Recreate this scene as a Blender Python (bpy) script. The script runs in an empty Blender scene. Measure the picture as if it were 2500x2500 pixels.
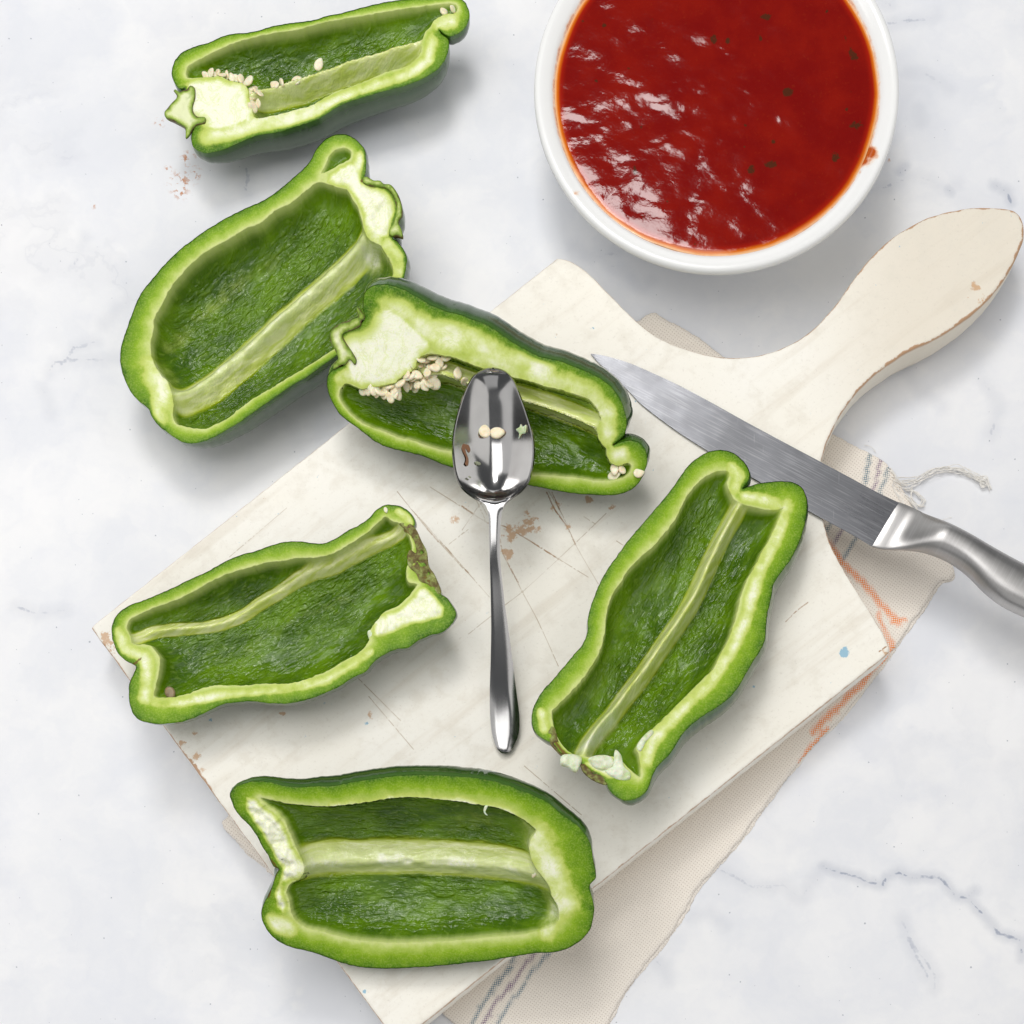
import bpy, math, random
import numpy as np
from mathutils import Vector, geometry

# ---------------------------------------------------------------- camera, world, lamps
# Lengths are worked in "pixels" of the 2500 px photograph at table height (1 unit = 0.16 mm),
# x to the right, y towards the lower edge of the table, z up; M() turns them into metres.
S = 0.00016
H = 4000.0                      # height of the camera
NX, NY = 1500.0, 3000.0         # point of the table straight below the camera
sc = bpy.context.scene
COL = sc.collection
rng = random.Random(7)
nrng = np.random.RandomState(11)

def M(x, y, z):
    return ((x - 1250) * S, (1250 - y) * S, z * S)

cam_d = bpy.data.cameras.new('camera')
cam = bpy.data.objects.new('camera', cam_d)
COL.objects.link(cam)
cam.location = M(NX, NY, H)
cam.rotation_euler = (0, 0, 0)
cam_d.sensor_width = 36
cam_d.lens = 36 * H / 2500
cam_d.shift_x = (1250 - NX) / 2500
cam_d.shift_y = (NY - 1250) / 2500
cam_d.clip_start = 0.02
cam_d.clip_end = 20
sc.camera = cam

w = bpy.data.worlds.new('World')
sc.world = w
w.use_nodes = True
w.node_tree.nodes['Background'].inputs[0].default_value = (0.93, 0.96, 1.0, 1)
w.node_tree.nodes['Background'].inputs[1].default_value = 0.14

def area_lamp(name, x, y, z, tx, ty, sx, sy, power, col):
    d = bpy.data.lights.new(name, 'AREA')
    d.shape = 'RECTANGLE'
    d.size, d.size_y = sx, sy
    d.energy = power
    d.color = col
    o = bpy.data.objects.new(name, d)
    COL.objects.link(o)
    o.location = M(x, y, z)
    v = Vector(M(tx, ty, 0)) - Vector(M(x, y, z))
    o.rotation_euler = v.to_track_quat('-Z', 'Y').to_euler()
    return o
area_lamp('softbox_lamp', 800, -2150, 6500, 1250, 1250, 0.30, 0.30, 4.0, (1, 0.985, 0.965))
area_lamp('overhead_panel_lamp', -500, 600, 7000, -500, 600.01, 0.95, 0.85, 7.6, (1, 0.99, 0.98))
area_lamp('left_panel_lamp', -5600, 600, 4200, 1250, 1250, 1.0, 1.5, 4.2, (1, 0.985, 0.97))
area_lamp('front_panel_lamp', 1500, 8600, 5600, 1250, 1450, 1.9, 1.2, 4.4, (1, 0.99, 0.98))
area_lamp('right_panel_lamp', 7400, 2600, 5600, 1250, 1250, 1.0, 1.4, 4.8, (1, 0.98, 0.95))
area_lamp('rear_panel_lamp', 1300, -8200, 3200, 1250, 900, 1.8, 0.4, 3.0, (1, 1, 1))

vs = sc.view_settings
vs.view_transform = 'Standard'
vs.look = 'None'
vs.exposure = -0.17
vs.gamma = 1.0
vs.use_curve_mapping = False

# ---------------------------------------------------------------- numeric helpers
def crop(pts, ox, oy, s):
    return np.array([(ox + p[0] / s, oy + p[1] / s) for p in pts], float)

def catmull(pts, step=5.0, closed=True):
    pts = np.asarray(pts, float)
    n = len(pts)
    out = []
    rngk = range(n) if closed else range(n - 1)
    for i in rngk:
        if closed:
            p0, p1, p2, p3 = pts[i - 1], pts[i], pts[(i + 1) % n], pts[(i + 2) % n]
        else:
            p0, p1, p2, p3 = pts[max(i - 1, 0)], pts[i], pts[i + 1], pts[min(i + 2, n - 1)]
        L = np.linalg.norm(p2 - p1)
        k = max(1, int(round(L / step)))
        # centripetal parametrisation keeps corners from looping
        a = 0.5
        t0 = 0
        t1 = t0 + max(np.linalg.norm(p1 - p0), 1e-3) ** a
        t2 = t1 + max(np.linalg.norm(p2 - p1), 1e-3) ** a
        t3 = t2 + max(np.linalg.norm(p3 - p2), 1e-3) ** a
        for j in range(k):
            t = t1 + (t2 - t1) * j / k
            A1 = (t1 - t) / (t1 - t0) * p0 + (t - t0) / (t1 - t0) * p1
            A2 = (t2 - t) / (t2 - t1) * p1 + (t - t1) / (t2 - t1) * p2
            A3 = (t3 - t) / (t3 - t2) * p2 + (t - t2) / (t3 - t2) * p3
            B1 = (t2 - t) / (t2 - t0) * A1 + (t - t0) / (t2 - t0) * A2
            B2 = (t3 - t) / (t3 - t1) * A2 + (t - t1) / (t3 - t1) * A3
            out.append((t2 - t) / (t2 - t1) * B1 + (t - t1) / (t2 - t1) * B2)
    if not closed:
        out.append(pts[-1])
    return np.array(out)

def seg_dist(P, L, closed=True):
    """distance of every point to a polyline, chunked"""
    P = np.asarray(P, float)
    L = np.asarray(L, float)
    A = L if closed else L[:-1]
    B = np.roll(L, -1, 0) if closed else L[1:]
    best = np.full(len(P), 1e18)
    for a, b in zip(A, B):
        d = b - a
        q = P - a
        t = np.clip((q @ d) / max(d @ d, 1e-9), 0, 1)
        r = q - t[:, None] * d
        best = np.minimum(best, (r * r).sum(1))
    return np.sqrt(best)

def inside(P, L):
    P = np.asarray(P, float)
    x, y = P[:, 0], P[:, 1]
    c = np.zeros(len(P), bool)
    A, B = L, np.roll(L, -1, 0)
    for (x1, y1), (x2, y2) in zip(A, B):
        if y1 == y2:
            continue
        m = ((y1 > y) != (y2 > y))
        c ^= m & (x < (x2 - x1) * (y - y1) / (y2 - y1) + x1)
    return c

def smooth(a, b, x):
    t = np.clip((x - a) / (b - a), 0, 1)
    return t * t * (3 - 2 * t)

def vnoise(x, y, seed=0):
    xi, yi = np.floor(x).astype(np.int64), np.floor(y).astype(np.int64)
    fx, fy = x - xi, y - yi
    fx, fy = fx * fx * (3 - 2 * fx), fy * fy * (3 - 2 * fy)
    def h(a, b):
        v = (a * 374761393 + b * 668265263 + seed * 982451653) & 0xffffffff
        v = ((v ^ (v >> 13)) * 1274126177) & 0xffffffff
        return ((v ^ (v >> 16)) & 0xffff) / 32767.5 - 1
    return (h(xi, yi) * (1 - fx) + h(xi + 1, yi) * fx) * (1 - fy) + (h(xi, yi + 1) * (1 - fx) + h(xi + 1, yi + 1) * fx) * fy

def fbm(x, y, seed=0, o=3):
    v, a = 0, 1
    for i in range(o):
        v = v + a * vnoise(x * 2 ** i, y * 2 ** i, seed + i)
        a *= 0.5
    return v

class Inflate:
    """height of a pillow over an outline: solves the Poisson equation, a long strip gives a half round"""
    def __init__(self, poly, g=4.0, iters=420):
        self.poly = poly
        lo = poly.min(0) - 3 * g
        hi = poly.max(0) + 3 * g
        nx, ny = int((hi[0] - lo[0]) / g) + 1, int((hi[1] - lo[1]) / g) + 1
        X, Y = np.meshgrid(lo[0] + np.arange(nx) * g, lo[1] + np.arange(ny) * g)
        P = np.stack([X.ravel(), Y.ravel()], 1)
        ins = inside(P, poly).reshape(ny, nx)
        d = seg_dist(P, poly).reshape(ny, nx)
        u = np.where(ins, d * d.max() * 0.5, 0.0)
        om = 1.93
        I, J = np.meshgrid(np.arange(ny), np.arange(nx), indexing='ij')
        reds = [ins & ((I + J) % 2 == k) for k in (0, 1)]
        for _ in range(iters):
            for m in reds:
                s = np.zeros_like(u)
                s[1:-1, 1:-1] = 0.25 * (u[2:, 1:-1] + u[:-2, 1:-1] + u[1:-1, 2:] + u[1:-1, :-2] + g * g)
                u = np.where(m, u + om * (s - u), u)
        w_ = np.where(ins & (d > 1.2 * g), u / np.maximum(d, 1e-6), 0)
        ok = (ins & (d > 1.2 * g)).astype(float)
        for _ in range(6):
            num = sum(np.roll(w_ * ok, s, a) for s, a in ((1, 0), (-1, 0), (1, 1), (-1, 1))) + w_ * ok
            den = sum(np.roll(ok, s, a) for s, a in ((1, 0), (-1, 0), (1, 1), (-1, 1))) + ok
            w_ = np.where(den > 0, num / np.maximum(den, 1e-6), 0)
            ok = (den > 0).astype(float)
        self.w, self.lo, self.g = w_, lo, g
    def __call__(self, P, d=None):
        if d is None:
            d = seg_dist(P, self.poly)
        q = (P - self.lo) / self.g
        i = np.clip(np.floor(q).astype(int), 0, np.array(self.w.shape[::-1]) - 2)
        f = q - i
        x, y = i[:, 0], i[:, 1]
        w_ = self.w
        v = (w_[y, x] * (1 - f[:, 0]) + w_[y, x + 1] * f[:, 0]) * (1 - f[:, 1]) + (w_[y + 1, x] * (1 - f[:, 0]) + w_[y + 1, x + 1] * f[:, 0]) * f[:, 1]
        return np.sqrt(np.maximum(2 * v * d, 0))

def offset_ring(poly, off):
    t = np.roll(poly, -1, 0) - np.roll(poly, 1, 0)
    n = np.stack([-t[:, 1], t[:, 0]], 1)
    n /= np.maximum(np.linalg.norm(n, axis=1), 1e-9)[:, None]
    area = 0.5 * np.sum(poly[:, 0] * np.roll(poly[:, 1], -1) - np.roll(poly[:, 0], -1) * poly[:, 1])
    if area < 0:
        n = -n
    q = poly + n * off
    d = seg_dist(q, poly)
    return q[(d > 0.93 * off) & inside(q, poly)]

def triangulate(outer, holes_lines=(), rings=((), ()), step=5.0, extra=None):
    """outer outline + inner constraint outlines, filled with points; returns V (n,2), F (m,3)"""
    polys = [outer] + list(holes_lines)
    pts = []
    edges = []
    for p in polys:
        b = len(pts)
        pts += [tuple(q) for q in p]
        edges += [(b + i, b + (i + 1) % len(p)) for i in range(len(p))]
    fill = []
    for p, offs in zip(polys, rings):
        for o in offs:
            fill.append(offset_ring(p, o))
    lo, hi = outer.min(0), outer.max(0)
    ys = np.arange(lo[1], hi[1], step * 0.866)
    g = []
    for k, y in enumerate(ys):
        xs = np.arange(lo[0] + (k % 2) * step / 2, hi[0], step)
        g.append(np.stack([xs, np.full(len(xs), y)], 1))
    g = np.concatenate(g)
    g = g + nrng.uniform(-0.12, 0.12, g.shape) * step
    g = g[inside(g, outer)]
    allp = np.concatenate(polys)
    keep = np.ones(len(g), bool)
    for i, p in enumerate(polys):
        offs = rings[i] if i < len(rings) else ()
        m = (max(offs) if len(offs) else 0) + step * 0.5
        keep &= seg_dist(g, p) > m
    g = g[keep]
    if fill:
        f = np.concatenate(fill)
        g = np.concatenate([f, g])
    if extra is not None:
        g = np.concatenate([g, extra])
    pts += [tuple(q) for q in g]
    co, _, fc, *_ = geometry.delaunay_2d_cdt([Vector(p) for p in pts], edges, [], 0, 1e-4)
    V = np.array([(c.x, c.y) for c in co])
    F = np.array([f for f in fc if len(f) == 3])
    cen = V[F].mean(1)
    F = F[inside(cen, outer)]
    return V, F

# ---------------------------------------------------------------- object helpers
def empty(name, x, y, z):
    o = bpy.data.objects.new(name, None)
    COL.objects.link(o)
    o.location = M(x, y, z)
    o.empty_display_size = 0.01
    return o

def tag(o, label=None, cat=None, group=None, kind=None):
    for k, v in (('label', label), ('category', cat), ('group', group), ('kind', kind)):
        if v is not None:
            o[k] = v
    return o

def world(P):
    P = np.asarray(P, float)
    return np.stack([(P[:, 0] - 1250) * S, (1250 - P[:, 1]) * S, P[:, 2] * S], 1)

def vert_normals(W, F):
    a, b, c = W[F[:, 0]], W[F[:, 1]], W[F[:, 2]]
    n = np.cross(b - a, c - a)
    N = np.zeros_like(W)
    for k in range(3):
        np.add.at(N, F[:, k], n)
    return N / np.maximum(np.linalg.norm(N, axis=1), 1e-20)[:, None]

def face_up(W, F, up=True):
    a, b, c = W[F[:, 0]], W[F[:, 1]], W[F[:, 2]]
    n = np.cross(b - a, c - a)
    bad = (n[:, 2] < 0) if up else (n[:, 2] > 0)
    F = F.copy()
    F[bad] = F[bad][:, ::-1]
    return F

def make(name, P, F, mat, parent=None, attrs=None, origin=None, normals=None, flat=False, raw=False):
    """P in px units (n,3) -> one mesh object. Parent is an Empty (unrotated)."""
    W = np.asarray(P, float) if raw else world(P)
    if parent is not None:
        off = np.array(parent.matrix_world.translation if parent.parent else parent.location)
        p = parent
        off = np.zeros(3)
        while p is not None:
            off += np.array(p.location)
            p = p.parent
    elif origin is not None:
        off = np.array(M(*origin))
    else:
        off = np.array([W[:, 0].mean(), W[:, 1].mean(), W[:, 2].min()])
    me = bpy.data.meshes.new(name)
    me.from_pydata((W - off).tolist(), [], F.tolist() if isinstance(F, np.ndarray) else F)
    if not flat:
        me.polygons.foreach_set('use_smooth', [True] * len(me.polygons))
    for k, v in (attrs or {}).items():
        v = np.asarray(v, float)
        if v.ndim == 1:
            a = me.attributes.new(k, 'FLOAT', 'POINT')
            a.data.foreach_set('value', v.astype(np.float32))
        else:
            a = me.attributes.new(k, 'FLOAT_VECTOR', 'POINT')
            a.data.foreach_set('vector', v.astype(np.float32).ravel())
    me.materials.append(mat)
    me.update()
    if normals is not None:
        me.normals_split_custom_set_from_vertices(normals.tolist())
    o = bpy.data.objects.new(name, me)
    COL.objects.link(o)
    if parent is not None:
        o.parent = parent
    else:
        o.location = off
    return o

def sub(V, F, mask, attrs, normals):
    """cut the faces in mask out of a mesh"""
    f = F[mask]
    u, inv = np.unique(f, return_inverse=True)
    return V[u], inv.reshape(f.shape), {k: np.asarray(v)[u] for k, v in attrs.items()}, normals[u]

def bridge(n, a0, b0, closed=True):
    F = []
    for i in range(n if closed else n - 1):
        j = (i + 1) % n
        F.append((a0 + i, a0 + j, b0 + j))
        F.append((a0 + i, b0 + j, b0 + i))
    return F

# ---------------------------------------------------------------- material helpers
class NT:
    def __init__(self, name):
        self.m = bpy.data.materials.new(name)
        self.m.use_nodes = True
        self.t = self.m.node_tree
        self.b = self.t.nodes['Principled BSDF']
    def n(self, typ, **kw):
        nd = self.t.nodes.new(typ)
        for k, v in kw.items():
            if k.startswith('i_'):
                key = k[2:]
                key = int(key) if key.isdigit() else key
                self.set(nd.inputs[key], v)
            else:
                setattr(nd, k, v)
        return nd
    def set(self, sock, v):
        if isinstance(v, bpy.types.NodeSocket):
            self.t.links.new(v, sock)
        else:
            sock.default_value = v
    def attr(self, name, vec=False):
        a = self.n('ShaderNodeAttribute', attribute_name=name)
        return a.outputs['Vector' if vec else 'Fac']
    def math(self, op, a, b=0.0, clamp=False):
        nd = self.n('ShaderNodeMath', operation=op, use_clamp=clamp)
        self.set(nd.inputs[0], a)
        self.set(nd.inputs[1], b)
        return nd.outputs[0]
    def mix(self, f, a, b, mode='MIX'):
        nd = self.n('ShaderNodeMix', data_type='RGBA', blend_type=mode)
        self.set(nd.inputs[0], f)
        for s, v in ((nd.inputs[6], a), (nd.inputs[7], b)):
            self.set(s, v if isinstance(v, bpy.types.NodeSocket) else (v[0], v[1], v[2], 1))
        return nd.outputs[2]
    def map(self, v, a, b, c=0.0, d=1.0, sm=True):
        nd = self.n('ShaderNodeMapRange', interpolation_type='SMOOTHSTEP' if sm else 'LINEAR')
        for i, x in enumerate((v, a, b, c, d)):
            self.set(nd.inputs[i], x)
        return nd.outputs[0]
    def noise(self, vec, scale, detail=3.0, rough=0.55, dist=0.0):
        nd = self.n('ShaderNodeTexNoise')
        if vec is not None:
            self.set(nd.inputs['Vector'], vec)
        nd.inputs['Scale'].default_value = scale
        nd.inputs['Detail'].default_value = detail
        nd.inputs['Roughness'].default_value = rough
        nd.inputs['Distortion'].default_value = dist
        return nd.outputs['Fac'], nd.outputs['Color']
    def scalev(self, vec, s, loc=(0, 0, 0), rot=(0, 0, 0)):
        nd = self.n('ShaderNodeMapping')
        self.set(nd.inputs['Vector'], vec)
        nd.inputs['Scale'].default_value = s
        nd.inputs['Location'].default_value = loc
        nd.inputs['Rotation'].default_value = rot
        return nd.outputs[0]
    def ramp(self, f, stops):
        nd = self.n('ShaderNodeValToRGB')
        el = nd.color_ramp.elements
        while len(el) < len(stops):
            el.new(0.5)
        for e, (p, c) in zip(el, stops):
            e.position = p
            e.color = (c[0], c[1], c[2], 1)
        self.set(nd.inputs[0], f)
        return nd.outputs[0]
    def bump(self, h, strength, dist, normal=None):
        nd = self.n('ShaderNodeBump')
        nd.inputs['Strength'].default_value = strength
        nd.inputs['Distance'].default_value = dist
        self.set(nd.inputs['Height'], h)
        if normal is not None:
            self.set(nd.inputs['Normal'], normal)
        return nd.outputs[0]
    def out(self, **kw):
        for k, v in kw.items():
            self.set(self.b.inputs[k.replace('_', ' ')], v if not (isinstance(v, tuple) and len(v) == 3 and 'olor' in k) else (*v, 1))
        return self.m
    def geo(self):
        return self.n('ShaderNodeTexCoord').outputs['Object']
    def pos(self):
        return self.n('ShaderNodeNewGeometry').outputs['Position']

# marble table ---------------------------------------------------
def mat_marble():
    k = NT('marble')
    p = k.pos()
    warp, wc = k.noise(k.scalev(p, (1, 1, 1)), 22, 5, 0.65)
    strong, faint, rust = k.attr('vein'), k.attr('faint_vein'), k.attr('rust')
    n1, _ = k.noise(p, 260, 4, 0.6)
    n2, _ = k.noise(p, 60, 3, 0.6)
    ds = k.math('ADD', strong, k.math('MULTIPLY', k.math('SUBTRACT', n1, 0.5), 16))
    wdt = k.map(n2, 0.38, 0.68, 1.5, 8.0)
    v1 = k.map(ds, wdt, 0.0)
    v1h = k.map(ds, 26.0, 0.0, 0.0, 0.35)
    df = k.math('ADD', faint, k.math('MULTIPLY', k.math('SUBTRACT', n1, 0.5), 20))
    v2 = k.math('MULTIPLY', k.map(df, 5.5, 0.0), k.map(n2, 0.42, 0.62, 0.1, 0.6))
    v2h = k.map(df, 34.0, 0.0, 0.0, 0.16)
    # natural veining everywhere
    wv = k.n('ShaderNodeVectorMath', operation='MULTIPLY_ADD')
    k.set(wv.inputs[0], wc)
    wv.inputs[1].default_value = (0.05, 0.05, 0)
    k.set(wv.inputs[2], p)
    a1, _ = k.noise(wv.outputs[0], 9.5, 4, 0.62, 0.3)
    ridge = k.math('ABSOLUTE', k.math('SUBTRACT', a1, 0.5))
    a2, _ = k.noise(p, 5.5, 2, 0.5)
    v3 = k.math('MULTIPLY', k.map(ridge, 0.010, 0.0), k.map(a2, 0.50, 0.66, 0.0, 0.22))
    v3h = k.math('MULTIPLY', k.map(ridge, 0.06, 0.0), k.map(a2, 0.45, 0.66, 0.0, 0.12))
    cl, _ = k.noise(wv.outputs[0], 13, 6, 0.62)
    cl2, _ = k.noise(p, 34, 4, 0.6)
    base = k.mix(k.map(cl, 0.36, 0.66), (0.765, 0.78, 0.82), (0.88, 0.88, 0.885))
    base = k.mix(k.map(cl2, 0.56, 0.74, 0, 0.35), base, (0.72, 0.74, 0.80))
    base = k.mix(k.map(cl2, 0.36, 0.26, 0, 0.5), base, (0.91, 0.91, 0.905))
    m = k.math('MAXIMUM', k.math('MAXIMUM', v1, v1h), k.math('MAXIMUM', v2, v2h))
    m = k.math('MAXIMUM', m, k.math('MAXIMUM', v3, v3h))
    m = k.math('MULTIPLY', m, 0.85, True)
    c = k.mix(m, base, (0.30, 0.335, 0.43))
    n3, _ = k.noise(p, 420, 3, 0.6)
    rm = k.math('MULTIPLY', rust, k.map(n3, 0.52, 0.60))
    c = k.mix(rm, c, (0.55, 0.27, 0.15))
    sp, _ = k.noise(p, 700, 0, 0.5)
    c = k.mix(k.map(sp, 0.86, 0.885, 0, 0.6), c, (0.25, 0.27, 0.33))
    rg, _ = k.noise(p, 30, 4, 0.6)
    bh, _ = k.noise(p, 220, 3, 0.6)
    return k.out(Base_Color=c, Roughness=k.map(rg, 0.3, 0.7, 0.34, 0.5), Specular_IOR_Level=0.3,
                 Normal=k.bump(bh, 0.06, 0.0006))

def mat_board():
    k = NT('painted_wood')
    p = k.geo()
    pw = k.pos()
    g = k.scalev(pw, (1, 1, 1), rot=(0, 0, math.radians(-38)))
    gr = k.scalev(g, (14, 150, 60))
    grain, _ = k.noise(gr, 1.0, 4, 0.6)
    fine, _ = k.noise(pw, 900, 3, 0.7)
    med, _ = k.noise(pw, 110, 5, 0.65)
    lo, _ = k.noise(pw, 16, 3, 0.6)
    scr, fs, brown, blue, edge, hand = (k.attr(a) for a in ('scratch', 'fine_scratch', 'brown', 'blue', 'edge', 'handle'))
    side = k.attr('side')
    base = k.mix(k.map(lo, 0.35, 0.65), (0.94, 0.915, 0.84), (0.92, 0.885, 0.79))
    base = k.mix(hand, base, (0.80, 0.74, 0.63))
    base = k.mix(k.map(med, 0.48, 0.70, 0, 0.45), base, (0.76, 0.71, 0.61))
    base = k.mix(k.map(grain, 0.5, 0.72, 0, 0.32), base, (0.68, 0.60, 0.48))
    base = k.mix(k.map(fine, 0.56, 0.74, 0, 0.28), base, (0.58, 0.53, 0.45))
    spk, _ = k.noise(pw, 190, 5, 0.75)
    base = k.mix(k.map(spk, 0.68, 0.74, 0, 0.5), base, (0.52, 0.36, 0.22))
    n1, _ = k.noise(pw, 260, 5, 0.7)
    n2, _ = k.noise(pw, 45, 3, 0.6)
    s1 = k.math('MULTIPLY', k.map(k.math('ADD', scr, k.math('MULTIPLY', k.math('SUBTRACT', n1, 0.5), 4)), 2.6, 0.2), k.map(n2, 0.34, 0.55, 0.25, 0.95))
    base = k.mix(s1, base, (0.40, 0.22, 0.10))
    s2 = k.math('MULTIPLY', k.map(fs, 1.9, 0.2), k.map(n2, 0.36, 0.60, 0.3, 0.85))
    base = k.mix(s2, base, (0.48, 0.38, 0.27))
    bm = k.math('MULTIPLY', brown, 1.0)
    bm = k.map(k.math('ADD', bm, k.math('MULTIPLY', k.math('SUBTRACT', n1, 0.5), 3.4)), 0.75, 1.05, 0, 0.7)
    base = k.mix(bm, base, (0.58, 0.30, 0.11))
    base = k.mix(k.map(k.math('ADD', blue, k.math('MULTIPLY', k.math('SUBTRACT', n1, 0.5), 3.0)), 0.55, 0.8, 0, 0.75), base, (0.13, 0.42, 0.62))
    ew = k.attr('wear')
    em = k.map(k.math('SUBTRACT', edge, k.math('MULTIPLY', ew, k.map(n1, 0.3, 0.7, 0.5, 6.5))), 1.0, -1.5, 0, 0.85)
    base = k.mix(k.math('MULTIPLY', em, k.math('SUBTRACT', 1.0, side)), base, (0.46, 0.24, 0.11))
    hb = k.math('ADD', k.math('MULTIPLY', med, 0.6), k.math('MULTIPLY', fine, 0.35))
    hb = k.math('SUBTRACT', hb, k.math('MULTIPLY', k.math('ADD', s1, s2), 0.6))
    hb = k.math('SUBTRACT', hb, k.math('MULTIPLY', bm, 0.35))
    return k.out(Base_Color=base, Roughness=0.55, Specular_IOR_Level=0.28, Normal=k.bump(hb, 0.35, 0.0004))

def mat_towel():
    k = NT('woven_cotton')
    wv = k.attr('weave', True)
    sep = k.n('ShaderNodeSeparateXYZ')
    k.set(sep.inputs[0], wv)
    nw, nc = k.noise(k.scalev(wv, (0.35, 0.35, 1)), 1.0, 3, 0.6)
    u = k.math('ADD', sep.outputs[0], k.math('MULTIPLY', nw, 0.5))
    v = k.math('ADD', sep.outputs[1], k.math('MULTIPLY', nw, 0.4))
    su = k.math('SINE', k.math('MULTIPLY', u, 2 * math.pi / 0.66))
    sv = k.math('SINE', k.math('MULTIPLY', v, 2 * math.pi / 0.66))
    prod = k.math('MULTIPLY', su, sv)
    hole = k.math('MULTIPLY', k.map(su, -0.3, -0.9), k.map(sv, -0.3, -0.9))
    fz, _ = k.noise(wv, 5, 4, 0.7)
    base = k.mix(k.map(fz, 0.35, 0.7), (0.95, 0.89, 0.81), (0.82, 0.75, 0.66))
    base = k.mix(k.math('MULTIPLY', hole, 0.6), base, (0.42, 0.33, 0.26))
    zz = k.map(k.math('ADD', prod, k.math('MULTIPLY', fz, 1.6)), 0.45, 0.75)
    for an, colr in (('blue_stripe', (0.13, 0.22, 0.28)), ('violet_stripe', (0.24, 0.15, 0.25)), ('orange_stripe', (0.88, 0.26, 0.06))):
        a = k.attr(an)
        base = k.mix(k.math('MULTIPLY', a, k.math('MULTIPLY', zz, 1.0)), base, colr)
    h = k.math('ADD', k.math('MULTIPLY', prod, 0.4), k.math('MULTIPLY', hole, -1.0))
    return k.out(Base_Color=base, Roughness=0.95, Specular_IOR_Level=0.1, Normal=k.bump(h, 0.5, 0.0003))

def mat_thread():
    k = NT('cotton_thread')
    n, _ = k.noise(k.geo(), 900, 3, 0.6)
    return k.out(Base_Color=k.mix(n, (0.92, 0.90, 0.86), (0.80, 0.77, 0.72)), Roughness=0.95, Specular_IOR_Level=0.1)

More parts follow.
